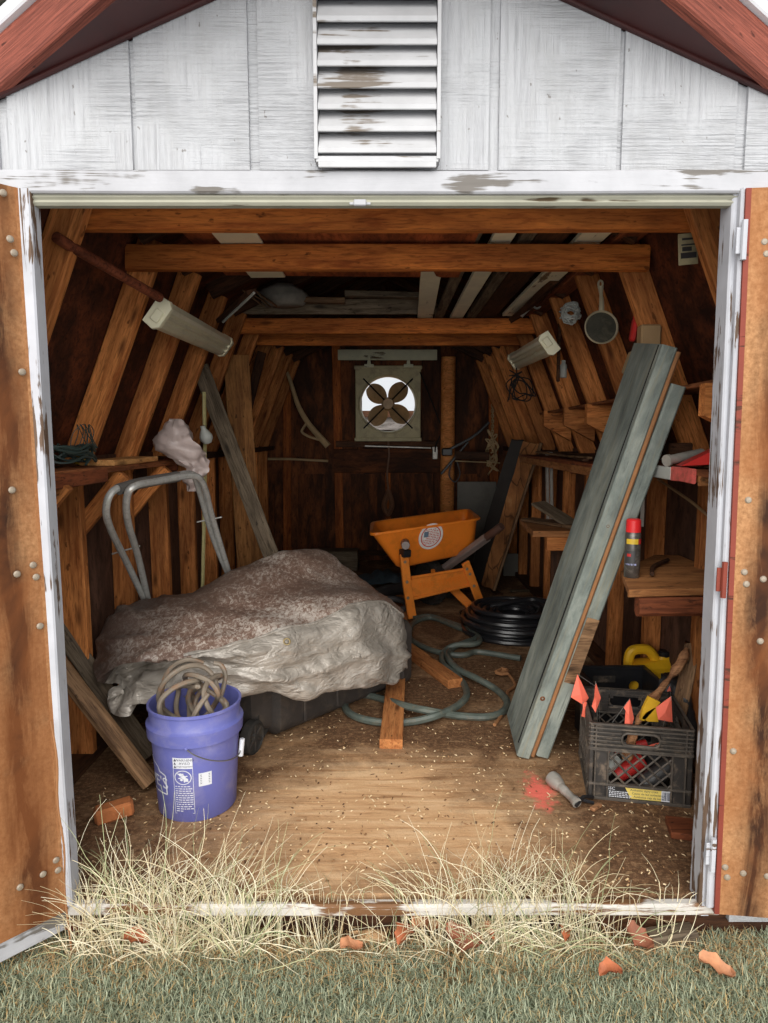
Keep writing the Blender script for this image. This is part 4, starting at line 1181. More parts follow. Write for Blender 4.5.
# tray: near side along the legs' plane, far side behind
rim_n = [pw(372, 536, -.02), pw(478, 520.5, -.02)]; bot_n = [pw(397, 569, .06), pw(474, 553, .06)]
Dt_ = .60
def ring4(a, b, depth, r, n=5, dz=0):
    x = (b - a); L_ = x.length; x.normalize(); y = V((0, 1, 0))
    pts = []
    for cx_, cy_, a0 in ((r, r, 180), (L_ - r, r, 270), (L_ - r, depth - r, 0), (r, depth - r, 90)):
        for k in range(n + 1):
            t = math.radians(a0 + 90 * k / n); pts.append(a + x * (cx_ + r * math.cos(t)) + y * (cy_ + r * math.sin(t)) + V((0, 0, dz)))
    return pts
def lerp(A, B, t, gr=0): return [a + (b - a) * t for a, b in zip(A, B)]
R_top = ring4(rim_n[0], rim_n[1], Dt_, .07); R_bot = ring4(bot_n[0], bot_n[1], Dt_ - .14, .05)
def off(ring, d):
    c = sum(ring, V()) / len(ring); return [p + (p - c).normalized() * d for p in ring]
rings = [lerp(R_bot, R_top, t) for t in (0, .06, .35, .7, 1)]
rings[0] = off(rings[0], -.02)
inner = [off(r, -.008) for r in rings]
up_ = lambda ring, d: [p + V((0, 0, d)) for p in ring]
rim = [off(rings[-1], .004), up_(off(rings[-1], .022), .0), up_(off(rings[-1], .026), .010), up_(off(rings[-1], .020), .018), up_(off(rings[-1], .004), .016)]
seq = rings + rim + [up_(inner[4], .008)] + inner[3:0:-1] + [up_(inner[0], .008)]
s = MB(); s.loft([[tuple(p) for p in r] for r in seq], cap=True); s.build('tray', M_or, wb_, smooth=50)
# round sticker on the near side
sc_ = pw(433, 538, -.035); nside = (rim_n[0] - bot_n[0]).cross(rim_n[1] - rim_n[0]).normalized()
nside = -nside if nside.y > 0 else nside
xs_ = (rim_n[1] - rim_n[0]).normalized()
t_ = (sc_ - (rim_n[0] + bot_n[0]) / 2).dot(nside); sc_ = sc_ - nside * (t_ - .006)
Ms = frame(sc_, xs_, nside)
s = MB(); s.lathe([(.001, .0), (.097, 0), (.097, .002), (.001, .002)], 36, 0, Ms); stk = s.build('sticker', plain('sticker_white', srgb(240, 234, 230), .5, 0, .15, 40), wb_)
M_stred = plain('sticker_red', srgb(214, 92, 76), .5); M_stblue = plain('sticker_blue', srgb(110, 130, 150), .5)
s = MB(); rnd = random.Random(4)
s.loft([[(r * math.cos(2 * PI * k / 36), r * math.sin(2 * PI * k / 36), .0024) for k in range(36)] for r in (.072, .080)], 0, Ms)
for i in range(9):
    y = .052 - i * .013; hw = math.sqrt(max(0, .068 ** 2 - y * y)); x = -hw + (.03 if i in (2, 3, 4, 5) else 0)
    while x < hw - .015:
        w_ = rnd.uniform(.008, .022); s.box((min(w_, hw - x), .0045, .001), Ms @ T(x + w_ / 2, y, .0026)); x += w_ + .006
s.build('sticker_print', M_stred, stk)
s = MB(); s.box((.035, .04, .001), Ms @ T(-.04, .02, .003), 0, .0); s.build('sticker_picture', M_stblue, stk)
# legs, brace with embossed lettering
l1t, l2t = pw(404, 545, -.05), pw(468, 566, .0)
def strap(name, pts, w, t, mat, par):
    s = MB()
    for a, b in zip(pts, pts[1:]): s.box(((b - a).length + w * .5, w, t), frame((a + b) / 2, b - a, -wby), 0, .004)
    return s.build(name, mat, par)
leg = strap('leg', [pw(404, 556, -.02), pw(407, 585, -.02), pw(412, 616, -.02)], .062, .022, M_orm, wb_)
leg2 = strap('leg', [pw(466, 564, -.02), pw(481, 605, -.02)], .062, .022, M_orm, wb_)
leg3 = strap('leg', [pw(452, 588, .20), pw(471, 607, .06), pw(481, 606, -.02)], .06, .022, M_orm, wb_)
for l_, pts in ((leg, ((405, 562), (407, 582), (408, 598))), (leg2, ((467, 569), (470, 574), (474, 586)))):
    for px, py in pts:
        s = MB(); q = pw(px, py, -.036); s.lathe([(.001, .008), (.009, .006), (.011, 0), (.001, 0)], 10, 0, frame(q, wbx, -wby)); s.build('bolt', M_nail, l_)
q = [pw(411, 578, -.0), pw(466, 569, -.0), pw(470, 585, -.0), pw(411, 599, -.0)]
s = MB(); s.add([tuple(p) for p in q] + [tuple(p + wby * .012) for p in q], [(3, 2, 1, 0), (4, 5, 6, 7), (0, 1, 5, 4), (1, 2, 6, 5), (2, 3, 7, 6), (3, 0, 4, 7)])
for a, b in ((0, 1), (3, 2)): s.tube([q[a] - wby * .002, q[b] - wby * .002], .012, 8)
br_ = s.build('brace', M_orm, wb_)
bc_ = sum(q, V()) / 4; 
tm = text_mb('TRUE TEMPER', .058, frame(bc_ - wby * .001, q[1] - q[0], -wby), ext=.002); tm.build('embossed_lettering', M_or, br_, smooth=0)
# left handle seen end on, right handle running up to the right
e = pw(405.5, 545, -.10)
s = MB(); cyl(s, e - V((0, .02, 0)), e + V((0, .10, 0)), .028); g_ = s.build('handle', M_hgrey, wb_)
s = MB(); s.box((.056, .05, .07), frame(pw(405, 553, -.03), wbx, -wby), 0, .004); s.build('handle_bracket', M_tote, wb_)
h0_, h1_ = pw(436, 575, .30), pw(487, 537, -.18); hd = (h1_ - h0_)
o = board('handle', h0_, h1_, .060, .045, -wby, M_hgrey, wb_, c=.008)
s = MB(); h2_ = h0_ + hd * 1.26; cyl(s, h1_ - hd * .02, h2_, .027, 0, 14); s.build('grip', M_hbrown, o)
# wheels and axle
for i, (px, py, bk2, r_) in enumerate(((430, 591, .30, .17), (447, 590, .42, .17))):
    c = pw(px, py, bk2); c.z = .165
    s = MB(); prof = [(r_ * .55 , -.03), (r_ * .8, -.045), (r_ * .95, -.035), (r_, 0), (r_ * .95, .035), (r_ * .8, .045), (r_ * .55, .03)]
    Mw = frame(c, V((0, 0, 1)), (wbx + wby * .15)); s.lathe(prof, 28, 0, Mw, cap=False)
    for k in range(28): s.box((.012, .018, .05), Mw @ RZ(360 / 28 * k) @ T(r_ * .975, 0, 0) @ RX(20))
    wh = s.build('wheel', M_tyre, wb_)
    s = MB(); s.lathe([(.001, -.028), (r_ * .57, -.03), (r_ * .57, .03), (.001, .028)], 20, 0, Mw); s.build('wheel_hub', M_orm if i else M_dgrey, wh)
s = MB(); s.tube([pw(425, 590, .3), pw(452, 588, .42)], .012, 8); s.tube([pw(433, 570, .15), pw(434, 592, .2)], .016, 8); s.build('axle', M_orm, wb_)

# ================================================================ exhaust fan in the back wall
M_olive = plain('olive_steel', srgb(178, 164, 120), .5, 0, .12, 6, dirt=srgb(90, 72, 50), dirt_amt=.5)
M_bladem = plain('bronze_blades', srgb(168, 134, 92), .45, .1, .2, 10, dirt=srgb(70, 50, 34), dirt_amt=.4)
fy = YB - .06
fan = thing('exhaust_fan', V((FC.x, fy, FC.z)), 'square olive steel exhaust fan set in the back wall', 'fan')
f0, f1 = P(355.5, 440, fy - .06), P(421, 367, fy - .06); hw_ = (f1.x - f0.x) / 2; hh_ = (f1.z - f0.z) / 2
fc = V(((f0.x + f1.x) / 2, fy - .03, (f0.z + f1.z) / 2)); N = 64; Ro = .262
def sq(k):
    a = 2 * PI * k / N; c, s_ = math.cos(a), math.sin(a); m = max(abs(c), abs(s_)); return (hw_ * c / m, hh_ * s_ / m)
s = MB()
R3 = lambda r, y: [(fc.x + r * math.cos(2 * PI * k / N), y, fc.z + r * math.sin(2 * PI * k / N)) for k in range(N)]
S3 = lambda q, y: [(fc.x + sq(k)[0] * q, y, fc.z + sq(k)[1] * q) for k in range(N)]
s.loft([S3(1, fy + .05), S3(1, fy - .055), S3(.985, fy - .062), R3(Ro * 1.10, fy - .062), R3(Ro * 1.08, fy - .075), R3(Ro * 1.03, fy - .075), R3(Ro, fy - .05), R3(Ro, fy + .07)])
for z in (-1, 1): s.box((hw_ * 2 + .02, .02, .035), T(fc.x, fy - .065, fc.z + z * (hh_ - .005)), 0, .004)
s.build('fan_housing', M_olive, fan)
fr = Ro
s = MB(); s.lathe([(.001, -.05), (.05, -.05), (.062, -.035), (.066, .03), (.001, .03)], 24, 0, T(fc.x, fy - .03, fc.z) @ RX(-90)); hub = s.build('fan_hub', M_bladem, fan)
for k in range(4):
    a = math.radians(45 + 90 * k + 4); s = MB(); rows = []
    for i in range(13):
        u = i / 12; r = .05 + .20 * u; w_ = .098 * math.sin(PI * (.10 + .84 * u)) ** .55
        row = []
        for j in range(7):
            t = (j / 6 - .5) * 2 * w_; tw = math.radians(32 - 12 * u)
            x, z, y = r, t * math.cos(tw), t * math.sin(tw) * .7 - .01
            row.append((fc.x + x * math.cos(a) - z * math.sin(a), fy - .01 + y, fc.z + x * math.sin(a) + z * math.cos(a)))
        rows.append(row)
    s.grid(rows); n = len(s.v); s.add([(x, y + .004, z) for x, y, z in s.v], [tuple(reversed(f)) for f in s.f]); s.build('fan_blade', M_bladem, fan)
for k in range(4):
    a = math.radians(45 + 90 * k); s = MB(); d = V((math.cos(a), 0, math.sin(a)))
    s.tube([V((fc.x, fy - .075, fc.z)) + d * .05, V((fc.x, fy - .075, fc.z)) + d * .335], .007, 8); s.build('strut', M_black, fan)
for px in (369, 408.5):
    s = MB(); q = P(px, 366, fy - .08)
    s.add([(q.x - .02, q.y, q.z), (q.x + .02, q.y, q.z), (q.x + .008, q.y, q.z + .10), (q.x - .008, q.y, q.z + .10)] + [(q.x - .02, q.y + .012, q.z), (q.x + .02, q.y + .012, q.z), (q.x + .008, q.y + .012, q.z + .10), (q.x - .008, q.y + .012, q.z + .10)], [(0, 1, 2, 3), (4, 5, 6, 7), (0, 1, 5, 4), (1, 2, 6, 5), (2, 3, 7, 6), (3, 0, 4, 7)])
    s.box((.09, .02, .03), T(q.x, q.y, q.z + .002), 0, .003); s.build('hanging_bracket', M_cream2, fan)
# things outside, seen through the fan
M_fence = wood('grey_fence_boards', srgb(140, 134, 130), srgb(110, 104, 98), stain=.2, grain=8)
fe = tag(MB().box((5.5, .03, 1.67), T(0, 9.5, GZ + .835)).build('fence', M_fence, base=True), 'grey board fence seen through the fan opening', 'fence')
s = MB(); s.box((5.5, .05, .09), T(0, 9.46, 1.545)); s.build('fence_rail', M_dark, fe)

# ================================================================ back wall odds and ends
M_post = wood('round_post', srgb(236, 156, 90), srgb(200, 118, 60), stain=.3, grain=8, knots=False)
pz = P(448.5, 350, 6.45)
s = MB(); s.tube([V((pz.x, 6.45, .0)), V((pz.x, 6.45, 1.0)), V((pz.x, 6.45, 1.98))], .068, 16)
tag(s.build('round_post', M_post, base=True), 'round orange brown post standing right of the exhaust fan', 'post')
M_ant = plain('pale_wood_handle', srgb(176, 148, 108), .7, 0, .2, 10)
s = MB(); y = 6.2
s.tube(spline([P(x, yy, y) for x, yy in ((287, 372), (291, 383), (298, 405), (308, 423), (318, 435), (328, 446))], 5), lambda t: .014 + .018 * t, 8)
s.tube(spline([P(x, yy, y) for x, yy in ((309, 420), (304, 427), (302, 432), (310, 437), (320, 440))], 5), .012, 6)
tag(s.build('scythe_handle', M_ant, base=True), 'bent pale scythe handle hanging on the back wall left of the fan', 'tool')
s = MB(); s.tube([P(252, 459, yb - .1), P(290, 459, yb - .1), P(328, 461, yb - .1)], .012, 6)
tag(s.build('rod', M_ant, base=True), 'thin pale rod lying level across the back wall studs', 'rod')
M_strap = plain('leather', srgb(112, 74, 50), .6, 0, .2, 12)
s = MB(); pts = [P(388, 440, yb - .09), P(389, 455, yb - .1), P(387, 475, yb - .1), P(389, 495, yb - .1)]
s.tube(spline(pts, 5), .010, 6); s.tube(spline([P(389, 490, yb - .1), P(384, 505, yb - .1), P(388, 514, yb - .1), P(392, 505, yb - .1), P(389, 492, yb - .1)], 5), .026, 8)
tag(s.build('hanging_strap', M_strap, base=True), 'knotted leather strap hanging below the exhaust fan', 'strap')
s = MB(); s.tube([P(365, 446, yb - .1), P(431, 448, yb - .1)], .008, 6); tag(s.build('metal_rod', M_steel, base=True), 'thin metal rod resting level just below the exhaust fan', 'rod')
s = MB(); s.box((.05, .03, .12), T(*P(435, 453, yb - .08)), 0, .004); tag(s.build('junction_box', M_steel, base=True), 'small pale metal electrical box on the back wall beside the post', 'electrical box')  # metal junction box where the fan cord ends
s = MB(); s.tube(spline([P(x, yy, yb - .12) for x, yy in ((420, 372), (428, 392), (438, 418), (442, 430), (436, 445), (435, 452))], 6), .006, 6); tag(s.build('fan_cord', M_black, base=True), 'black cord running from the fan to the electrical box', 'cord')
# chain hanging on the back stud
s = MB(); rnd = random.Random(8)
for k in range(34):
    q = P(492.5, 364 + k * 2.6, yb - .09); Ml = T(*q) @ RZ(90 * (k % 2))
    s.tube([Ml @ V((.012 * math.cos(t), 0, .021 * math.sin(t))) for t in (2 * PI * j / 10 for j in range(10))], .0045, 5, closed=True)
pth = [P(492 + 5 * math.sin(k * 1.7) + rnd.uniform(-2, 2), 440 + 13 * math.cos(k * 1.1) + k * .8, yb - .10) for k in range(30)]
s.tube(spline(pth, 3), .008, 6)
tag(s.build('hanging_chain', plain('rusty_chain', srgb(176, 146, 104), .5, .2, .2, 20), base=True), 'rusty chain hanging in a tangle on the back right stud', 'chain')
M_gpanel = plain('grey_board', srgb(116, 112, 104), .7, 0, .15, 4, dirt=srgb(80, 72, 62))
a, b = P(457, 556, 6.42), P(497, 482, 6.42); a.z = .012
s = MB(); s.box((b.x - a.x, .02, b.z - a.z), T((a.x + b.x) / 2, 6.45, (a.z + b.z) / 2) @ RX(-3), 0, .003)
tag(s.build('grey_sheet', M_gpanel, base=True), 'flat grey panel standing against the back wall behind the wheelbarrow', 'panel')
a, b = F(512, 576), P(510, 548, 5.6)
s = MB(); s.box((.16, .02, .20), T(a.x, a.y, .102) @ RX(-3), 0, .003); tag(s.build('grey_sheet', M_gpanel, base=True), 'small grey panel on the floor behind the leaning cracked board', 'panel')
# horizontal arm with metal rods at the post
board('arm_board', P(455, 455, 6.3), P(489, 456, 6.3), .075, .04, (0, 1, 0), M_dark, None, 'short dark horizontal board fixed between post and chain', 'board')
s = MB(); s.tube([P(441, 474, 6.3), P(468, 442, 6.3)], .012, 6); s.tube(spline([P(x, yy, 6.28) for x, yy in ((444, 452), (456, 446), (474, 436), (489, 422))], 5), .014, 6); s.tube(spline([P(x, yy, 6.3) for x, yy in ((452, 462), (449, 475), (455, 482), (460, 474), (457, 462))], 5), .006, 6)
s.box((.10, .06, .07), T(*P(447, 452, 6.28)), 0, .01)
tag(s.build('hanging_saw', M_tote, base=True), 'black pruning tool hanging across the round post', 'tool')
s = MB(); s.tube([P(455, 461, 6.32), P(500, 463, 6.32)], .006, 5); tag(s.build('hanging_wire', M_ant, base=True), 'straight pale wire stretched under the dark arm board', 'wire')

# leaning cracked board and its dark neighbour
def slab(name, q, t, mat, label):
    pts = [P(*p) for p in q]; n = (pts[1] - pts[0]).cross(pts[3] - pts[0]).normalized(); n = -n if n.y < 0 else n
    s = MB(); N = 14
    fr_, bk2 = [], []
    for i in range(N + 1):
        u = i / N; ra, rb = [], []
        for j in range(9):
            v = j / 8; p = (pts[0] * (1 - v) + pts[1] * v) * (1 - u) + (pts[3] * (1 - v) + pts[2] * v) * u
            e = 0 if 0 < j < 8 and 0 < i < N else noise.noise(p * 20) * .01
            ra.append(tuple(p + V((e, 0, e)) + n * noise.noise(p * 7) * .006)); rb.append(tuple(p + n * t + V((e, 0, e))))
        fr_.append(ra); bk2.append(rb)
    s.grid(fr_); s.grid(bk2)
    n9 = 9
    for i in range(N):
        for j in (0, 8): a = i * n9 + j; b = a + n9; o_ = (N + 1) * n9; s.f.append((a, b, b + o_, a + o_)); s.m.append(0)
    for j in range(8):
        for i in (0, N): a = i * n9 + j; b = a + 1; o_ = (N + 1) * n9; s.f.append((a, b, b + o_, a + o_)); s.m.append(0)
    return tag(s.build(name, mat, base=True), label, 'board')
def cracked():
    k = NT('cracked_board'); v = k.coord((1, 1, .6))
    vo = k.n('TexVoronoi', {'Vector': k.n('VectorMath', {0: k.coord((1.6, 1.6, .45)), 1: k.n('VectorMath', {0: k.n('TexNoise', {'Vector': v, 'Scale': 5}).outputs['Color'], 1: (.25, .25, .25)}, operation='MULTIPLY').outputs[0]}, operation='ADD').outputs[0], 'Scale': 7}, feature='DISTANCE_TO_EDGE').outputs['Distance']
    a = k.noise(v, 8, 7, .65); c = k.ramp(a, [(.3, srgb(104, 66, 40)), (.6, srgb(158, 106, 64)), (.75, srgb(184, 136, 88))])
    c = k.mix(k.ramp(vo, [(.0, .8), (.05, 0.0)]), c, srgb(36, 24, 16)); k.bump(vo, .6, .02)
    return k.set(c, .8, 0, Specular_IOR_Level=.2)
ckb = slab('cracked_board', [(523, 441, 4.95), (541, 444, 4.85), (493, 590, 5.15), (481, 584, 5.25)], .02, cracked(), 'brown cracked board leaning at the back right')
board('edge_strip', P(541, 443, 4.84), P(494, 590, 5.14), .02, .03, (0, -1, 0), M_old, ckb)
slab('dark_board', [(511, 440, 5.02), (525, 441, 4.99), (486, 586, 5.29), (470, 572, 5.42)], .02, plain('black_board', srgb(34, 28, 24), .7, 0, .3, 10), 'nearly black board leaning left of the cracked board')

# back left: box, blue tarp bits
a = F(334, 577)
s = MB(); s.box((.40, .22, .18), T(a.x, a.y + .35, .095), 0, .006); tag(s.build('wooden_box', M_grey, base=True), 'weathered grey wooden box on the floor at the back left', 'box')
M_btarp = plain('dark_blue_tarp', srgb(62, 74, 82), .5, 0, .4, 12, bump=.8)
a = F(384, 590); s = MB(); rows = []
for i in range(22):
    row = []
    for j in range(10):
        x, y = -.26 + .62 * i / 21, -.16 + .34 * j / 9
        e = max(0, 1 - (x * 2.6 - .1) ** 2) * max(0, 1 - (y * 5) ** 2)
        row.append((a.x + x, a.y + y + .12, .01 + (.12 * e ** .6) * (.7 + .9 * abs(noise.noise(V((x * 9, y * 12, 3)))))))
    rows.append(row)
s.grid(rows); tag(s.build('blue_tarp', M_btarp, base=True, smooth=80), 'crumpled dark blue tarpaulin on the floor behind the wheelbarrow', 'tarp')
s = MB(); a = F(395, 604); s.tube(spline([F(x, y, .05) for x, y in ((362, 602), (384, 592), (404, 588))], 5), .05, 10)
tag(s.build('dark_pipe', M_dgrey, base=True), 'dark fat pipe lying behind the tarpaulin heap', 'pipe')
s = MB(); c = F(388, 612, .03); s.tube([c + V((.13 * math.cos(t), .1 * math.sin(t), .05 + .02 * math.sin(t))) for t in (2 * PI * k / 24 for k in range(24))], .022, 8, closed=True)
tag(s.build('inner_tube', M_dgrey, base=True), 'dark rubber ring lying behind the tarpaulin heap', 'ring')

# boards leaning on the left wall
board('board', P(200, 366, 3.63), P(312, 664, 3.72), .088, .022, (.2, -1, 0), M_grey, None, 'grey weathered plank slanting in front of the left wall', 'board', c=.002)
board('board', P(236, 355, 4.10), V((-.84, 4.10, .002)), .15, .025, (.35, -1, 0), wood('brown_board', srgb(182, 126, 72), srgb(128, 80, 42), stain=.4, grain=12), None, 'wide brown board standing upright behind the slanting grey plank', 'board', c=.002)
board('board', P(262, 352, 4.8), P(240, 440, 4.8), .06, .03, (0, 1, 0), M_dark, None, 'short dark brace leaning left to right near the back left corner', 'board')

# chrome tube handles of a hand mower
M_chrome = plain('chrome_tube', srgb(196, 195, 190), .25, .4, .1, 30, dirt=srgb(110, 92, 74), dirt_amt=.35)
ch = thing('tubular_handle', P(170, 600, 3.2), 'two bent chrome tube handles standing against the left wall', 'frame')
def tb(name, pts, r=.0135, n=6, mat=None): 
    s = MB(); s.tube(spline([P(*p) for p in pts], n), r, 10); return s.build(name, mat or M_chrome, ch)
tb('rear_loop', [(153, 618, 2.92), (128, 565, 2.66), (109, 525, 2.42), (107, 503, 2.36), (116, 489, 2.38), (140, 483, 2.48), (170, 477, 2.62), (191, 474, 2.73), (198, 486, 2.78), (214, 540, 3.02), (236, 592, 3.24)])
tb('front_loop', [(152, 618, 2.92), (139, 560, 2.66), (128, 522, 2.46), (127, 497, 2.38), (135, 486, 2.38), (158, 481, 2.50), (186, 476, 2.64), (199, 478, 2.70), (206, 492, 2.78), (213, 520, 2.92), (234, 590, 3.24)])
tb('foam_grip', [(118, 489.5, 2.385), (140, 483.3, 2.48), (178, 476.5, 2.66)], .021, 6, plain('grey_foam', srgb(96, 92, 88), .8))
for a, b in (((112, 554), (140, 546)), ((197, 522), (222, 517))):
    tb('cross_bolt', [(a[0], a[1], 2.62 if a[0] < 160 else 2.92), (b[0], b[1], 2.62 if a[0] < 160 else 2.92)], .0035, 2)

# yellow rule and bulb hanging left
s = MB(); q = [P(204, 392, 3.30), P(205, 470, 3.30), P(202.5, 588, 3.30)]
s.tube(q, .0095, 6); tag(s.build('fishing_rod', plain('pale_yellow_rod', srgb(170, 160, 110), .5, 0, .2, 40), base=True), 'thin pale rod hanging upright on the left wall behind the plastic bag', 'rod')
s = MB(); q = P(206, 437, 3.22); s.lathe([(.001, -.035), (.018, -.03), (.03, -.012), (.031, .004), (.022, .025), (.012, .04), (.012, .055), (.001, .055)], 18, 0, T(*q) @ RX(14) @ RY(-12))
tag(s.build('light_bulb', M_pale, base=True), 'white light bulb hanging above the left shelf end', 'light bulb')
# ================================================================ left shelf
M_shelf = wood('shelf_wood', srgb(160, 98, 60), srgb(112, 62, 34), stain=.4, grain=10)
zs = 1.108
sh = thing('wall_shelf', V((-1.1, 2.5, zs)), 'brown plank shelf along the left wall at the doorway', 'shelf')
for i, (x, w_) in enumerate(((-1.145, .10), (-1.035, .10))):
    board('shelf_board', (x, 1.80, zs + .012 + .002 * i), (x, 3.18, zs + .012), w_, .022, (0, 0, 1), M_shelf, sh)
board('shelf_lip', (-.988, 1.82, zs - .002), (-.988, 2.35, zs - .004), .045, .016, (1, 0, 0), M_redwood, sh)
board('end_board', P(165, 464, 3.16), P(177, 464, 3.16), .06, .03, (0, 1, 0), M_redwood, sh)
for y, x0 in ((2.05, -.99), (2.52, -.99), (3.0, -.99)):
    board('bracket', (-.985, y - .02, zs - .01), (-1.21, y - .02, zs - .27), .06, .035, (0, 1, 0), M_stud, sh)
q = P(100, 459, 2.55)
M_pine = wood('pale_pine', srgb(232, 172, 106), srgb(200, 134, 76), stain=.1, grain=10)
board('board', V((-1.05, 2.42, zs + .036)), V((-1.03, 2.82, zs + .036)), .13, .020, (0, 0, 1), M_pine, None, 'clean light wood offcut lying on the left shelf', 'board')
M_gwire = plain('green_wire', srgb(52, 66, 62), .5, 0, .2, 20)
s = MB(); rnd = random.Random(6); pth = []
wcn = V((-1.065, 2.26, zs + .03))
for k in range(110):
    a = k * .55; r = .062 + .022 * math.sin(k * .37)
    pth.append(wcn + V((r * math.cos(a) * .75, r * 1.7 * math.sin(a), .006 + .05 * abs(math.sin(k * .21)) + .02 * math.sin(k * 1.3) ** 2)))
s.tube(spline(pth, 3), .0042, 5)
for k in range(6):
    a = wcn + V((rnd.uniform(-.05, .05), rnd.uniform(-.08, .08), .04)); s.tube(spline([a, a + V((rnd.uniform(-.04, .04), .02, .07)), a + V((rnd.uniform(-.03, .05), .05, .10)), a + V((rnd.uniform(.0, .06), .06, .02))], 5), .0016, 4)
tag(s.build('wire_coil', M_gwire, base=True), 'tangled coil of dark green wire on the left shelf', 'wire')
s = MB(); q = P(89, 454, 2.50); s.lathe([(.001, 0), (.028, 0), (.028, .045), (.031, .047), (.031, .06), (.001, .06)], 20, 0, T(q.x - .01, 2.46, zs + .026))
tag(s.build('tin_can', plain('yellow_tin', srgb(176, 140, 40), .4, .2), base=True), 'small yellow lidded tin on the left shelf behind the wire', 'can')
# plastic bag hanging over the shelf end
M_pbag = plain('milky_plastic_bag', srgb(196, 178, 172), .4, 0, .15, 14, bump=.5, spec=.6)
def blob(name, rings, mat, label, cat, amp=.012, seg=22, sx=1.0):
    s = MB(); R = []
    pr = spline([V((x, y, 0)) for x, y, *_ in rings], 4)
    ww = spline([V((r[2], r[3], r[4])) for r in rings], 4)
    for c, w_ in zip(pr, ww):
        o = P(c.x, c.y, w_.z); row = []
        for k in range(seg):
            a = 2 * PI * k / seg
            p = o + V((w_.x * math.cos(a), w_.y * math.sin(a), 0))
            f = noise.fractal(p * 16, .8, 2, 3) * amp + max(0, 1 - abs(noise.noise(V((a * 1.6, p.z * 12, 5)))) * 2.5) ** 2 * amp
            row.append(tuple(p + V((math.cos(a), math.sin(a), 0)) * f))
        R.append(row)
    s.loft(R, cap=True); return tag(s.build(name, mat, base=True, smooth=80), label, cat)
blob('plastic_bag', [(177, 419, .012, .012, 2.92), (176, 426, .045, .04, 2.92), (175, 440, .072, .055, 2.92), (180, 450, .085, .06, 2.93), (187, 457, .068, .05, 2.94), (194, 465, .042, .035, 2.93), (197, 472, .030, .025, 2.92), (194, 484, .022, .02, 2.91), (191, 491, .008, .008, 2.91)], M_pbag, 'milky plastic bag slumped over the end of the left shelf', 'bag', .022)

# ================================================================ shop lights
M_lens = plain('cream_light_cover', srgb(222, 216, 188), .3, 0, .06, 6, dirt=srgb(160, 146, 114), dirt_amt=.25)
M_lcap = plain('cream_end_cap', srgb(228, 222, 192), .45, 0, .06, 8)
def shop_light(pa, pb, label, cell, side, sc=1.0):
    a, b = P(*pa), P(*pb); t = thing('shop_light', (a + b) / 2, label, 'ceiling light')
    nrm = V((side * .80, 0, -.60)) ; M = frame(a, b - a, nrm); Ln = (b - a).length
    prof = [(-.062, -.045), (-.068, .0), (-.050, .018), (-.030, .024), (-.014, .012), (.0, .026), (.014, .012), (.030, .024), (.050, .018), (.068, 0), (.062, -.045)]
    s = MB(); s.loft([[(x, y, z) for y, z in [(q_[0] * sc, q_[1] * sc) for q_ in prof]] for x in (.012, Ln / 3, Ln * 2 / 3, Ln - .012)], 0, M, cap=True); s.build('light_cover', M_lens, t, smooth=25)
    for x in (0, Ln):
        s = MB(); pr = [(q_[0] * sc, q_[1] * sc) for q_ in [(-.066, -.05), (-.072, .004), (-.050, .028), (.050, .028), (.072, .004), (.066, -.05)]]
        s.loft([[(x - .012, y * .96, z * .96) for y, z in pr], [(x - .009, y, z) for y, z in pr], [(x + .014, y, z) for y, z in pr]], 0, M, cap=True)
        s.box((.012, .045, .03), M @ T(x - .016 if x == 0 else x + .018, -.01, -.005), 0, .003); s.build('end_cap', M_lcap, t)
    for x in (Ln * .2, Ln * .8):
        s = MB(); s.tube([M @ V((x, 0, -.045)), M @ V((x, 0, -.085))], .004, 6); s.build('mount', M_steel, t)
    return t
shop_light((161, 315, 2.42), (225, 347, 3.5), 'long cream shop light fixed to the left rafters', 1, 1, .80)
shop_light((547, 345, 3.15), (514, 362, 4.2), 'shorter looking cream shop light fixed to the right rafters', 2, -1, .78)
s = MB(); rnd = random.Random(12)
for k in range(4):
    o = [(514, 372), (520, 375), (512, 384), (518, 392), (526, 398), (530, 388), (524, 376), (516, 380), (513, 396)]
    s.tube(spline([P(x + rnd.uniform(-6, 6), y + rnd.uniform(-5, 8), 4.1) for x, y in o], 5), .004, 5)
tag(s.build('tangled_wire', M_black, base=True), 'loose black cord tangle hanging under the right shop light', 'cord')

# ================================================================ pole, boards and oddments overhead
s = MB(); s.tube([P(56, 237, 1.90), P(70, 246, 1.95), P(160, 298, 2.33)], .0155, 10)
tag(s.build('tool_handle', wood('pole_wood', srgb(126, 66, 42), srgb(84, 42, 26), grain=10), base=True), 'brown round tool handle laid across the left rafters', 'handle')
zt = 1.932
def over(X, y0, y1, w, t, mat, label, X1=None, dz=0.0, name='stored_board'):
    return board(name, (X, y0, zt + t / 2 + dz), (X1 if X1 is not None else X, y1, zt + t / 2 + dz), w, t, (0, 0, 1), mat, None, label, 'board', c=.002)
M_trimw = weathered('cream_trim', srgb(236, 226, 196), srgb(160, 130, 96), amt=.30, gx=2, gy=30)
M_rply = wood('red_plywood', srgb(176, 92, 50), srgb(126, 60, 32), stain=.45, grain=5, knots=False)
o = over(-.20, 1.80, 3.03, 1.02, .012, M_rply, 'reddish plywood sheet laid over the front tie beams', name='plywood_sheet')
over(-.52, 1.85, 3.0, .15, .010, plain('cream_panel', srgb(232, 220, 190), .5, 0, .1, 6), 'cream coloured strip lying under the plywood on the tie beams', dz=-.0105 + .0, name='cream_strip')
over(.405, 1.82, 4.10, .075, .018, M_trimw, 'cream trim board on the tie beams, widest and nearest the middle')
over(.715, 1.82, 4.0, .10, .018, M_trimw, 'cream moulding on the tie beams nearest the right rafters')
over(.575, 1.82, 4.1, .11, .022, M_dark, 'dark brown board on the tie beams between two cream trims')
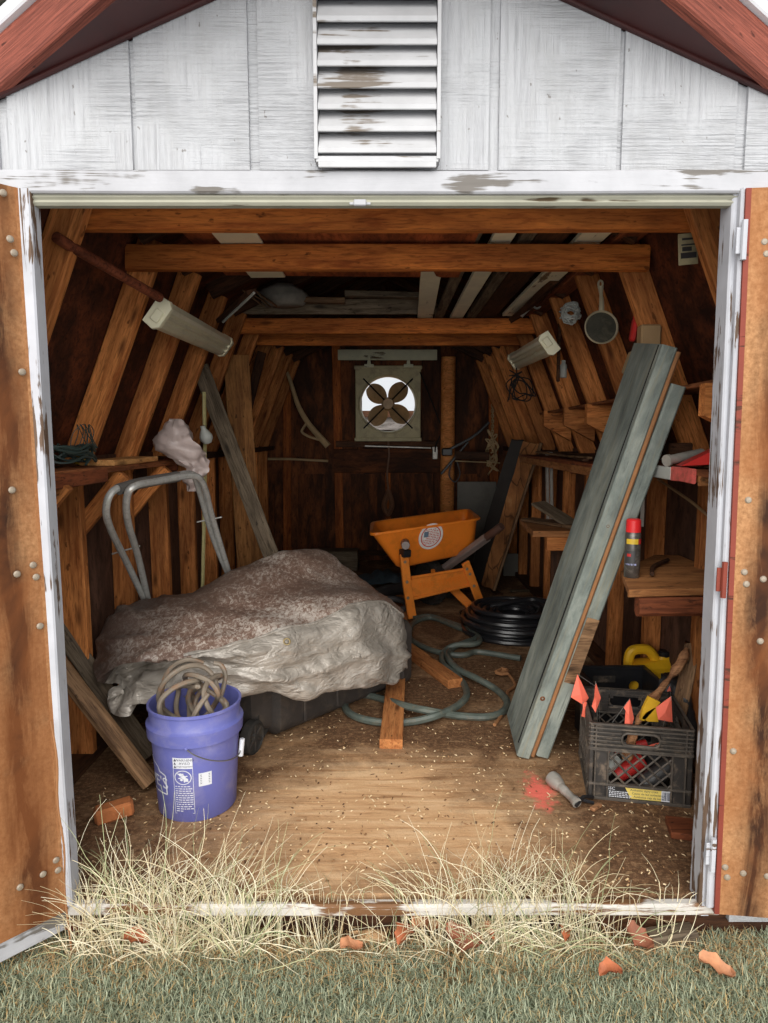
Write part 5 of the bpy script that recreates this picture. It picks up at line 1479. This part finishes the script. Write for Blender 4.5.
over(.30, 1.85, 4.08, .05, .02, M_grey, 'narrow grey strip on the tie beams left of the cream trims')
over(.17, 2.6, 4.10, .09, .018, M_trimw, 'cream trim board on the tie beams starting behind the second beam', X1=.22)
over(.85, 1.82, 4.0, .09, .03, M_redwood, 'red brown board on the tie beams at the right end')
over(.49, 2.2, 4.1, .05, .03, M_grey, 'weathered strip on the tie beams beside the wide cream trim')
board('stored_board', (-.93, 3.98, 1.982), (.28, 3.98, 1.982), .085, .02, (0, 1, 0), M_grey, None, 'grey plank set on edge on top of the third tie beam', 'board')
board('stored_board', P(345, 294, 3.75), P(426, 296, 3.75), .06, .03, (0, 0, 1), M_grey, None, 'short grey board in the dark pile above the third tie beam', 'board')
board('stored_board', P(300, 300, 3.8), P(345, 301, 3.8), .05, .03, (0, 0, 1), M_old, None, 'small brown board in the dark pile above the third tie beam', 'board')
for k, (xa, xb) in enumerate(((246, 255), (252, 262), (258, 268))):
    board('wood_shingle', P(xa, 293, 3.5), P(xb + 6, 304, 3.7), .05, .008, (.2, -.8, .5), M_old, None, ('thin wood shingle in the left overhead pile, nearest the metal strip', 'thin wood shingle in the left overhead pile, middle of the three', 'thin wood shingle in the left overhead pile, nearest the bag')[k], 'shingle', 'wood shingles overhead')
blob('paper_bag', [(283, 285, .05, .05, 3.8), (282, 291, .12, .08, 3.8), (284, 299, .13, .08, 3.8), (284, 306, .10, .06, 3.8)], plain('grey_bag', srgb(128, 122, 112), .7, 0, .3, 14), 'crumpled grey bag in the overhead pile above the third tie beam', 'bag')
mst = board('metal_strip', P(221, 320, 3.30), P(252, 292, 2.95), .05, .02, (.6, -.5, -.6), M_dark, None, 'brown strip with a bright metal edge poking down from overhead', 'strip')
s = MB(); s.tube([P(223, 322, 3.27), P(254, 293, 2.92)], .006, 6); s.build('bright_edge', M_pale, mst)
board('stored_board', P(515, 318, 3.9), P(558, 279, 3.1), .07, .03, (.5, -.3, -.8), M_dark, None, 'dark board slanting under the tie beams at the right', 'board')
s = MB(); s.tube(spline([P(x, y, 3.7) for x, y in ((521, 316), (528, 309), (533, 305))], 4), .012, 8); s.tube([P(537 + 3.5 * math.cos(t), 305 + 3.5 * math.sin(t), 3.7) for t in (2 * PI * k / 12 for k in range(12))], .006, 6, closed=True)
tag(s.build('wrench', M_steel, base=True), 'pale ring spanner stuck in the overhead boards at right', 'tool')

# ================================================================ things on the right rafters
pn = thing('frying_pan', P(600, 328, 2.80), 'small round pan hanging by its handle on a right rafter', 'pan')
pc = P(600, 328.5, 2.80); M = frame(pc, V((1, 0, .05)), V((-.25, -1, .12)))
M_cast = plain('dark_pan_surface', srgb(62, 60, 50), .5, .2, .35, 14, dirt=srgb(120, 112, 90), dirt_amt=.4)
M_prim = plain('pale_pan_rim', srgb(190, 178, 150), .4, .3, .1, 10)
s = MB(); s.lathe([(.001, .004), (.056, .004), (.062, .016)], 36, 0, M); s.build('pan_base', M_cast, pn)
s = MB(); s.lathe([(.056, -.004), (.064, .004), (.069, .020), (.066, .023), (.061, .016), (.055, .006)], 36, 0, M, cap=False); s.build('pan_rim', M_prim, pn)
s = MB(); hp = [M @ V(v) for v in ((.004, .066, .018), (.006, .10, .020), (.007, .145, .016), (.008, .165, .014))]
s.tube(spline(hp, 5), lambda t: .012 - .006 * t if t < .5 else .007 + .006 * (t - .5) * 2, 8)
e = M @ V((.008, .178, .013)); s.tube([e + V((.009 * math.cos(t), 0, .013 * math.sin(t))) for t in (2 * PI * k / 12 for k in range(12))], .0045, 6, closed=True); s.build('handle', M_prim, pn)
s = MB(); s.tube([M @ V((-.035, .04, .012)), M @ V((.012, -.05, .012))], .0025, 5); s.build('glint_strip', M_prim, pn)
s = MB(); c = P(570.5, 313, 3.22); rnd = random.Random(1)
for k in range(16):
    r = .050; pts = []
    a0, b0_ = rnd.uniform(0, PI), rnd.uniform(0, PI)
    for j in range(14):
        t = 2 * PI * j / 14; p = V((r * math.cos(t), r * math.sin(t) * .8, .008 * math.sin(3 * t)))
        p = (RX(math.degrees(a0)) @ RZ(math.degrees(b0_)) @ RY(k * 37)) @ p; pts.append(c + p * rnd.uniform(.8, 1.1))
    s.tube(pts, .004, 5, closed=True)
tag(s.build('wire_ball', M_pale, base=True), 'pale crumpled ball of wire hanging on a right rafter beside the pan', 'wire')
s = MB(); q = P(563.5, 369, 3.6); s.lathe([(.001, -.045), (.018, -.045), (.018, .02), (.011, .03), (.011, .045), (.001, .045)], 14, 0, T(*q)); tag(s.build('bottle', M_pale, base=True), 'small pale bottle hanging below the wire ball', 'bottle')
s = MB(); q = P(559, 345, 3.5); s.box((.015, .02, .33), T(q.x, q.y, q.z - .02), 0, .003); tag(s.build('wood_strip', M_dark, base=True), 'dark thin upright strip beside the right shop light', 'strip')
s = MB(); q = P(634, 330, 2.58); s.box((.022, .03, .085), T(q.x, q.y, q.z) @ RY(8), 0, .006); s.tube([q + V((0, 0, .03)), q + V((.005, 0, .07))], .007, 6); tag(s.build('clamp', M_red, base=True), 'red clamp on the right rafter behind the pan', 'tool')
s = MB(); q = P(649, 337, 2.52); s.box((.075, .05, .085), T(q.x, q.y, q.z), 0, .006); tag(s.build('cardboard_box', plain('beige_card', srgb(172, 140, 100), .7, 0, .1, 8), base=True), 'beige box on the right rafters above the green plank top', 'box')
s = MB(); q = P(633, 364, 2.62); s.box((.055, .04, .085), T(q.x, q.y, q.z) @ RY(18), 0, .004); tag(s.build('cardboard_box', plain('beige_card_pale', srgb(176, 150, 112), .7, 0, .1, 8), base=True), 'small beige box left of the green plank top', 'box')
# plate on the right roof slope
q = P(688, 249, 2.05); cd_ = thing('metal_plate', q, 'dirty pale sign plate fixed to the right roof slope', 'sign')
Mp = frame(q, V((.35, .9, .04)), V((-.9, -.35, -.25)))
Mp = frame(q, V((1, .15, .12)), V((-.15, -1, -.1)))
s = MB(); s.box((.062, .088, .004), Mp, 0, .001); pl_ = s.build('plate', plain('plate_cream', srgb(168, 156, 122), .5, 0, .25, 20, dirt=srgb(90, 80, 60)), cd_)
s = MB()
for (x, y, w_, h_) in ((0, .012, .045, .004), (-.005, .0, .03, .012), (0, -.018, .05, .016), (0, .028, .04, .006)): s.box((w_, h_, .002), Mp @ T(x, y, .0024))
s.build('plate_print', M_dgrey, cd_)

# ================================================================ right upper shelf with brackets
us = thing('wall_shelf', V((1.05, 2.8, 1.36)), 'narrow upper shelf on the right wall, held by slanted wood brackets', 'shelf')
board('shelf_board', (1.06, 1.85, 1.405), (1.06, 4.4, 1.385), .15, .014, (0, 0, 1), M_shelf, us)
for y in (2.02, 2.86, 3.30, 3.72, 4.2):
    s = MB(); x0, x1 = .965, 1.135
    if y == 2.02: x0 = .935
    s.loft([[(x0, yy, 1.395), (x0, yy, 1.30), (x0 + .03, yy, 1.285), (x1, yy, 1.21), (x1, yy, 1.395)] for yy in (y - .02, y + .02)], cap=True)
    s.build('bracket', M_stud, us, smooth=20)
# right middle shelf
ms = thing('wall_shelf', V((1.08, 2.3, 1.125)), 'metal edged plank shelf at the right doorway, red paint on its rim', 'shelf')
board('shelf_board', (1.075, 1.82, 1.128), (1.075, 3.0, 1.128), .27, .022, (0, 0, 1), M_shelf, ms)
board('shelf_edge', (.932, 2.20, 1.118), (.932, 2.62, 1.118), .042, .012, (1, 0, 0), M_pale, ms)
board('painted_edge', (.932, 2.04, 1.118), (.932, 2.20, 1.118), .046, .013, (1, 0, 0), plain('red_paint', srgb(206, 92, 84), .6, 0, .25, 25, dirt=srgb(120, 70, 44), dirt_amt=.7), ms)
board('shelf_end', (.94, 2.02, 1.106), (1.20, 2.02, 1.106), .034, .02, (0, 1, 0), M_ply, ms)
for (x, y, z0) in ((.955, 2.50, .90), (1.02, 2.06, .86)):
    s = MB(); s.box((.014, .004, 1.105 - z0), T(x, y, (1.105 + z0) / 2), 0, .001); s.build('steel_strap', M_steel, ms)
s = MB(); q = P(672, 456, 2.45); s.box((.085, .06, .075), T(q.x + .02, q.y, 1.140 + .038), 0, .004); tag(s.build('wood_block', M_dark, base=True), 'square dark wood block standing on the right shelf', 'wood block')
s = MB(); a, b = P(669, 463, 2.24), P(702, 453, 2.30); b.z = max(b.z, 1.165); a.z = 1.160; cyl(s, a, b, .016); d = (b - a).normalized()
s.lathe([(.006, -.012), (.020, -.012), (.020, 0), (.006, 0)], 18, 0, frame(a, d.orthogonal(), d)); tag(s.build('grease_gun', M_steel, base=True), 'silver tube with a round end lying on the right shelf', 'tool')
s = MB(); a = [P(681, 466, 2.10), P(717, 449, 1.98), P(717, 464, 1.98), P(700, 466, 2.05)]
for p in a: p.z = max(p.z, 1.143)
s.add([tuple(p) for p in a] + [tuple(p + V((.05, .16, -.004))) for p in a], [(0, 1, 2, 3), (4, 5, 6, 7), (0, 1, 5, 4), (1, 2, 6, 5), (2, 3, 7, 6), (3, 0, 4, 7)])
tag(s.build('red_pouch', M_red, base=True, smooth=0), 'red pouch propped on the right shelf by the jamb', 'pouch')
s = MB(); s.box((.12, .10, .010), T(1.05, 2.10, 1.145), 0, .002); tag(s.build('wood_scrap', M_old, base=True), 'thin wood scrap on the right shelf before the red pouch', 'wood scrap')
# lower corner bench
lbn = thing('corner_shelf', V((.95, 2.35, .0)), 'low brown plank corner shelf on the right wall carrying a spray can', 'shelf')
z0 = .755
poly = [F(p[0], p[1], z0) for p in ((629, 590), (704, 588), (654, 555), (621, 571))]
poly = [(p.x, p.y) for p in poly]; poly[1] = (min(poly[1][0], 1.19), poly[1][1])
poly = [poly[0], poly[1], (1.19, poly[1][1] + .12), (1.19, poly[2][1]), poly[2], poly[3]]
s = MB(); s.prism(poly, z0 - .02, z0); s.build('shelf_top', M_ply, lbn, smooth=20)
pA, pB = V((poly[0][0] + .035, poly[0][1] + .02, z0 - .058)), V((1.20, poly[1][1] + .02, z0 - .058))
board('shelf_rail', pA, pB, .062, .04, (0, 1, 0), M_redwood, lbn, c=.012)
board('shelf_lip', V((poly[0][0], poly[0][1] + .004, z0 - .012)), V((poly[1][0], poly[1][1] + .004, z0 - .012)), .024, .012, (0, 1, 0), M_ply, lbn)
board('corner_brace', V((1.05, poly[1][1] + .04, z0 - .09)), V((1.20, poly[1][1] + .04, z0 - .21)), .05, .04, (0, 1, 0), M_redwood, lbn)
cq_ = F(631.5, 577, z0)
spc = thing('spray_can', cq_, 'spray can with red cap standing on the right corner shelf', 'can')
s = MB(); s.lathe([(.001, 0), (.024, 0), (.026, .003), (.026, .15), (.024, .158), (.001, .158)], 24, 0, T(*cq_)); s.build('can_body', plain('spray_can_print', srgb(92, 88, 84), .35, .5, .35, 18, dirt=srgb(160, 156, 148), dirt_amt=.5), spc)
s = MB(); s.lathe([(.001, .158), (.025, .158), (.025, .165), (.024, .198), (.020, .203), (.001, .203)], 24, 0, T(*cq_)); s.build('cap', plain('red_cap', srgb(220, 40, 42), .4), spc)
def band(z, h_, a0, a1, mat, nm, r=.0268):
    s = MB(); s.grid([[tuple(cq_ + V((r * math.sin(math.radians(a0 + (a1 - a0) * i / 8)), -r * math.cos(math.radians(a0 + (a1 - a0) * i / 8)), zz))) for zz in (z, z + h_)] for i in range(9)]); s.build(nm, mat, spc)
band(.118, .018, -70, 20, plain('spray_yellow', srgb(214, 178, 52), .5), 'yellow_band'); band(.118, .018, 22, 60, M_red, 'red_band'); band(.045, .05, -80, 0, M_dgrey, 'dark_panel'); band(.045, .006, -80, 10, M_lab2, 'pale_line'); band(.075, .01, -60, -30, M_red, 'red_mark')
s = MB(); s.tube(spline([F(x, y, z0 + .012) for x, y in ((652, 574), (653, 567), (660, 563), (668, 560))], 5), .008, 6); tag(s.build('bent_bracket', M_dark, base=True), 'dark bent bit of iron lying on the right corner shelf', 'iron')
board('iron_bar', V((.86, 2.66, z0 + .018)), V((1.02, 2.78, z0 + .022)), .03, .012, (0, -1, 0), M_tote, None, 'black flat bar at the back of the right corner shelf', 'bar')
# switch by the right jamb
s = MB(); q = P(716, 498, 1.80); s.box((.012, .045, .085), T(q.x, q.y, q.z), 0, .003); s.box((.012, .008, .014), T(q.x - .008, q.y, q.z), 0, .002); tag(s.build('light_switch', M_cream, base=True), 'pale light switch just inside the right jamb', 'switch')
s = MB(); s.tube(spline([V((1.13, y, z)) for y, z in ((1.95, .95), (2.2, .93), (2.5, 1.0), (2.8, 1.06))], 6), .006, 6); tag(s.build('cable', plain('tan_cable', srgb(150, 120, 84), .6), base=True), 'tan cable drooping along the right wall below the shelf', 'cable')

# benches further back on the right
bb = thing('plank_bench', V((.95, 3.6, 0)), 'rough low bench further back along the right wall', 'bench')
s = MB(); n0, n1 = F(533, 531, z0), F(520, 519, z0); yb0 = n0.y
rag = [(n0.x + (n1.x - n0.x) * i / 9 + .014 * noise.noise(V((i * .9, 2, 0))), n0.y + (n1.y - n0.y) * i / 9) for i in range(10)]
s.prism([(1.19, yb0), (1.19, n1.y)] + rag[::-1], z0 - .03, z0); s.build('bench_top', M_ply, bb)
board('bench_rail', (n0.x + .07, yb0 - .0, z0 - .065), (1.19, yb0 - .0, z0 - .065), .07, .035, (0, 1, 0), M_stud, bb)
for (x, y) in ((n0.x + .16, yb0 + .12),): board('leg', (x, y, z0 - .03), (x, y, 0), .07, .03, (0, 1, 0), M_dark, bb)
board('board', P(538, 503, 3.75) , P(604, 545, 3.35), .10, .016, (.2, -.5, .9), M_grey, None, 'grey slat lying upper of two on the rough bench', 'board')
board('board', V((.80, yb0 + .40, z0 + .012)), V((1.0, yb0 + .06, z0 + .012)), .10, .016, (0, 0, 1), M_old, None, 'brown slat lying flat on the rough bench', 'board')
rs = thing('wall_shelf', V((1.05, 3.9, 1.1)), 'rough plank shelf on the right wall beyond the green planks', 'shelf')
board('shelf_board', (1.03, 3.10, 1.10), (1.03, 4.75, 1.10), .18, .022, (0, 0, 1), M_redwood, rs)
board('shelf_lip', (.945, 3.10, 1.075), (.945, 4.75, 1.078), .04, .02, (1, 0, 0), M_ply, rs)
board('shelf_end', (.95, 3.48, 1.07), (1.18, 3.48, 1.07), .05, .03, (0, 1, 0), M_redwood, rs)
for k, (xa, ya, xb, yb2) in enumerate(((.97, 3.3, 1.08, 4.2), (1.02, 3.4, 1.0, 4.5), (1.09, 3.2, 1.05, 3.9))):
    board('stick', (xa, ya, 1.122 + .008 * k), (xb, yb2, 1.122 + .008 * k), .03, .012, (0, 0, 1), M_old if k % 2 else M_dark, None, ('dark lath on the rough right shelf, nearest its edge', 'pale lath in the middle of the rough right shelf', 'dark lath on the rough right shelf, nearest the wall')[k], 'stick')
for px, lab in ((547, 'thin grey pipe below the rough right shelf, left of a close pair'), (551, 'thin grey pipe below the rough right shelf, right of a close pair')):
    s = MB(); s.tube([P(px, 452, 4.6), P(px + 1, 522, 4.6)], .012, 6); tag(s.build('steel_pipe', M_steel, base=True), lab, 'pipe')
board('board', F(560, 612, .02), F(640, 655, .02), .08, .03, (0, 0, 1), M_grey, None, 'grey plank on the floor along the right wall behind the crates', 'board')
board('board', F(575, 640, .02), F(628, 668, .02), .10, .025, (0, 0, 1), M_dark, None, 'dark plank on the floor behind the black tote', 'board')
s = MB(); q = F(585, 640); s.box((.12, .10, .09), T(q.x, q.y, .05) @ RZ(20), 0, .01); tag(s.build('tin_box', M_tote, base=True), 'small black box on the floor behind the green planks', 'box')
# rubbish along the floor at the back right
s = MB(); rnd = random.Random(21)
for k in range(7):
    q = F(rnd.uniform(500, 545), rnd.uniform(585, 610), .012); a = rnd.uniform(0, PI); l_ = rnd.uniform(.1, .3)
    p2 = q + V((math.cos(a), math.sin(a), 0)) * l_
    o = board('wood_scrap', q, p2, rnd.uniform(.02, .06), .012, (0, 0, 1), [M_grey, M_old, M_dark][k % 3], None, 'thin wood scrap among the litter on the back right floor', 'wood scrap', 'wood scraps at the back right')
# ================================================================ lawn, dry grass, leaves
def blade_mat(name, cols, rough=.6):
    k = NT(name); r = k.n('NewGeometry').outputs['Random Per Island']
    c = k.ramp(r, cols); k.set(c, rough, 0, Specular_IOR_Level=.2)
    return k.m
M_turf = blade_mat('lawn_blades', [(0, srgb(104, 112, 90)), (.3, srgb(136, 146, 120)), (.6, srgb(164, 172, 146)), (.82, srgb(186, 190, 160)), (.9, srgb(196, 174, 124)), (1, srgb(176, 138, 88))])
M_straw = blade_mat('straw_blades', [(0, srgb(172, 152, 118)), (.3, srgb(212, 198, 162)), (.7, srgb(230, 222, 196)), (.88, srgb(176, 176, 134)), (1, srgb(122, 136, 98))])
def gnd(x, y): return GZ + .006
def blade(s, p, h, lean, az, w, bend):
    d = V((math.cos(az), math.sin(az), 0)); n = V((-d.y, d.x, 0)) * w / 2
    m = p + V((0, 0, h * .55)) + d * lean * .3; t = p + V((0, 0, h * (1 - bend))) + d * lean
    s.add([tuple(p - n), tuple(p + n), tuple(m + n * .8), tuple(m - n * .8), tuple(t)], [(0, 1, 2, 3), (3, 2, 4)])
rnd = random.Random(17); s = MB(); n = 0
while n < 84000:
    x, y = rnd.uniform(-1.6, 1.6), rnd.uniform(1.08, 1.70)
    if abs(x) > .85 * y + .1: continue
    edge = 1.63 + .05 * noise.noise(V((x * 4, 0, 3))) + .03 * noise.noise(V((x * 15, 0, 8)))
    if abs(x) > .86: edge += .08
    if y > edge + rnd.gauss(0, .022): 
        if rnd.random() > .025: continue
    if noise.noise(V((x * 9, y * 12, 5))) < -.42 and rnd.random() < .7: continue
    h = rnd.uniform(.014, .042); blade(s, V((x, y, GZ - .004)), h, rnd.uniform(.006, .036), rnd.uniform(0, 2 * PI), rnd.uniform(.0018, .0036), rnd.uniform(0, .35)); n += 1
tag(s.build('lawn_grass', M_turf, smooth=0), 'short grey green lawn in front of the shed', 'grass', kind='stuff')
# thatch of straw on the soil strip
s = MB()
for k in range(2600):
    x, y = rnd.uniform(-1.0, 1.0), min(1.70, rnd.gauss(1.62, .05))
    p = V((x, y, GZ + .004 + rnd.uniform(0, .02))); az = rnd.uniform(0, 2 * PI); l_ = rnd.uniform(.02, .07)
    blade(s, p, rnd.uniform(.002, .02), l_, az, .0018, .5)
tag(s.build('straw_litter', blade_mat('straw_tan', [(0, srgb(120, 90, 58)), (.5, srgb(176, 140, 96)), (1, srgb(214, 190, 146))]), smooth=0), 'pale straw litter on the soil before the sill', 'straw', kind='stuff')
# tall dry weeds along the sill
s = MB()
def weed(x, y, z, h, lean, az, r):
    pts = [V((x, y, z))]; p = V((x, y, z)); d = V((math.cos(az) * lean, math.sin(az) * lean * .6, h)); n = 5
    L_ = d.length / n; curl = V((rnd.gauss(0, .35), rnd.gauss(0, .25), -rnd.uniform(.05, .75)))
    for i in range(n):
        d = d.normalized() + curl * .42 + V((rnd.gauss(0, .14), rnd.gauss(0, .14), rnd.gauss(0, .10)))
        p = p + d.normalized() * L_
        if p.z < z + .004: p.z = z + .004 + rnd.uniform(0, .01)
        if p.y > 1.66 and p.z < .012: p.z = .012 + rnd.uniform(0, .01)
        pts.append(p.copy())
    s.tube(spline(pts, 2), lambda t: r * (1 - .7 * t), 3)
clumps = [(-.75, .10, 170, .17), (-.62, .10, 200, .19), (-.48, .10, 190, .17), (-.36, .07, 90, .12), (-.86, .04, 40, .20), (-.1, .12, 36, .06), (.08, .10, 66, .10), (.22, .09, 150, .19), (.34, .08, 140, .17), (.48, .07, 90, .17), (.60, .06, 40, .11), (.72, .05, 16, .07), (-.22, .1, 44, .08)]
for cx_, sx_, cnt, hm in clumps:
    subs = [(rnd.gauss(cx_, sx_), rnd.uniform(1.60, 1.66)) for _ in range(max(3, cnt // 9))]
    for k in range(int(cnt * .85)):
        a_, b_ = rnd.choice(subs); x = rnd.gauss(a_, .014); y = min(1.665, rnd.gauss(b_, .008))
        if abs(x) > .845: continue
        weed(x, y, GZ, .05 + hm * rnd.uniform(.2, 1.0) ** 1.3 * 1.5, rnd.uniform(.02, .22), rnd.uniform(.1, PI - .1) if rnd.random() < .85 else rnd.uniform(0, 2 * PI), rnd.uniform(.0009, .0018))
tag(s.build('dry_grass', M_straw, smooth=0), 'tall dry straw coloured weeds growing along the door sill', 'dry grass', kind='stuff')
# vine at the foot of the left jamb
s = MB(); s.tube(spline([V((-.83, 1.62, GZ)), V((-.845, 1.63, .05)), V((-.835, 1.62, .18)), V((-.85, 1.63, .30)), V((-.84, 1.62, .42)), V((-.855, 1.63, .52))], 5), .0025, 5)
tag(s.build('dry_vine', M_twig, base=True), 'thin dry vine climbing the foot of the left jamb', 'vine')
# fallen leaves
M_leaf = [plain('leaf_rust', srgb(170, 98, 62), .7, 0, .25, 30), plain('leaf_tan', srgb(190, 132, 94), .7, 0, .25, 30), plain('leaf_brown', srgb(136, 82, 58), .7, 0, .3, 30)]
LV = [(405, 938, .040, 0, 60, 'rust brown leaf standing on the soil strip, leftmost of the middle three'), (427, 929, .045, 1, 20, 'tan leaf on the soil strip, middle of the middle three'), (464, 941, .052, 2, -15, 'brown curled leaf on the soil strip, right of the tan one'),
      (566, 938, .026, 0, 70, 'small rust leaf on the soil between the curled leaf and the wood block'), (640, 941, .04, 2, -50, 'brown leaf leaning on the half buried wood block'), (611, 976, .034, 0, 15, 'rust leaf lying in the lawn below the wood block'), (717, 971, .044, 1, -20, 'tan leaf lying in the lawn at the right'),
      (174, 934, .045, 1, 10, 'tan leaf on the soil at the left, right of a rust leaf'), (136, 944, .040, 0, -5, 'rust leaf on the soil nearest the left door'), (352, 950, .034, 1, 30, 'pale tan leaf half under straw near the middle'), (76, 930, .030, 2, 40, 'small brown leaf beside the foot of the left door'), (487, 936, .024, 0, -40, 'small rust leaf right of the curled brown leaf')]
for px, py, r, mi, az, lab in LV:
    p = F(px, py, GZ + .036); s = MB(); rows = []
    a = math.radians(az); tl = .35 if mi != 2 else .8
    for i in range(9):
        u = i / 8; w_ = r * .55 * math.sin(PI * min(1, .06 + u * .94)) ** .7 * (1 + .25 * math.sin(u * 16))
        row = []
        for j in range(5):
            v = (j / 4 - .5) * 2; x, y = (u - .5) * r * 1.9, v * w_
            z = .012 * v * v + .012 * math.sin(u * 4 + mi) + tl * y * .5
            row.append((p.x + x * math.cos(a) - y * math.sin(a), p.y + x * math.sin(a) + y * math.cos(a), p.z + z + .008))
        rows.append(row)
    s.grid(rows)
    s.add([(x, y, z - .0012) for x, y, z in s.v], [tuple(reversed(f)) for f in s.f])
    o = s.build('fallen_leaf', M_leaf[mi], base=True); tag(o, lab, 'leaf', 'fallen leaves')
# half buried wood, stones
q = F(672, 946, GZ); board('buried_block', V((q.x - .065, q.y, GZ + .012)), V((q.x + .065, q.y + .02, GZ + .016)), .055, .05, (0, 0, 1), M_grey, None, 'grey wood block half buried in the lawn before the right jamb', 'wood block', c=.008)
q = F(688, 935, GZ)
s = MB(); s.sphere((q.x + .03, q.y + .055, GZ + .02), .035, 12, 0, (1.2, .8, .9)); tag(s.build('stone', plain('pale_stone', srgb(190, 172, 150), .8, 0, .2, 20, bump=.4), base=True), 'pale stone under the sill at the right jamb', 'stone')
for px, py, r, lab in ((372, 938, .03, 'tan stone sunk in the soil at the middle'), (357, 930, .022, 'small tan stone beside the larger sunk one')):
    q = F(px, py, GZ); s = MB(); s.sphere((q.x, q.y, GZ + .004), r, 12, 0, (1.4, .8, .5)); tag(s.build('stone', plain('tan_stone', srgb(206, 166, 122), .85, 0, .2, 20, bump=.4), base=True), lab, 'stone')

# chaff, chips and straw bits scattered over the shed floor
s = MB()
for k in range(1700):
    x, y = rnd.uniform(-1.0, 1.0), 1.72 + abs(rnd.gauss(0, .75))
    if y > 5.5: continue
    az = rnd.uniform(0, PI); l_ = rnd.uniform(.004, .018) if rnd.random() < .6 else rnd.uniform(.003, .008); w_ = rnd.uniform(.001, .004) if l_ > .01 else l_ * .7
    d = V((math.cos(az), math.sin(az), 0)); e = V((-d.y, d.x, 0)) * w_ / 2; p = V((x, y, .0015)); q = p + d * l_ + V((0, 0, rnd.uniform(0, .004)))
    s.add([tuple(p - e), tuple(p + e), tuple(q + e), tuple(q - e), tuple((p + q) / 2 + V((0, 0, .003)))], [(0, 1, 4), (1, 2, 4), (2, 3, 4), (3, 0, 4)])
M_chaff = blade_mat('chaff', [(0, srgb(70, 48, 34)), (.35, srgb(150, 112, 76)), (.6, srgb(206, 176, 132)), (1, srgb(226, 204, 166))])
tag(s.build('floor_litter', M_chaff, smooth=0), 'chaff and small chips scattered over the shed floor', 'litter', kind='stuff')
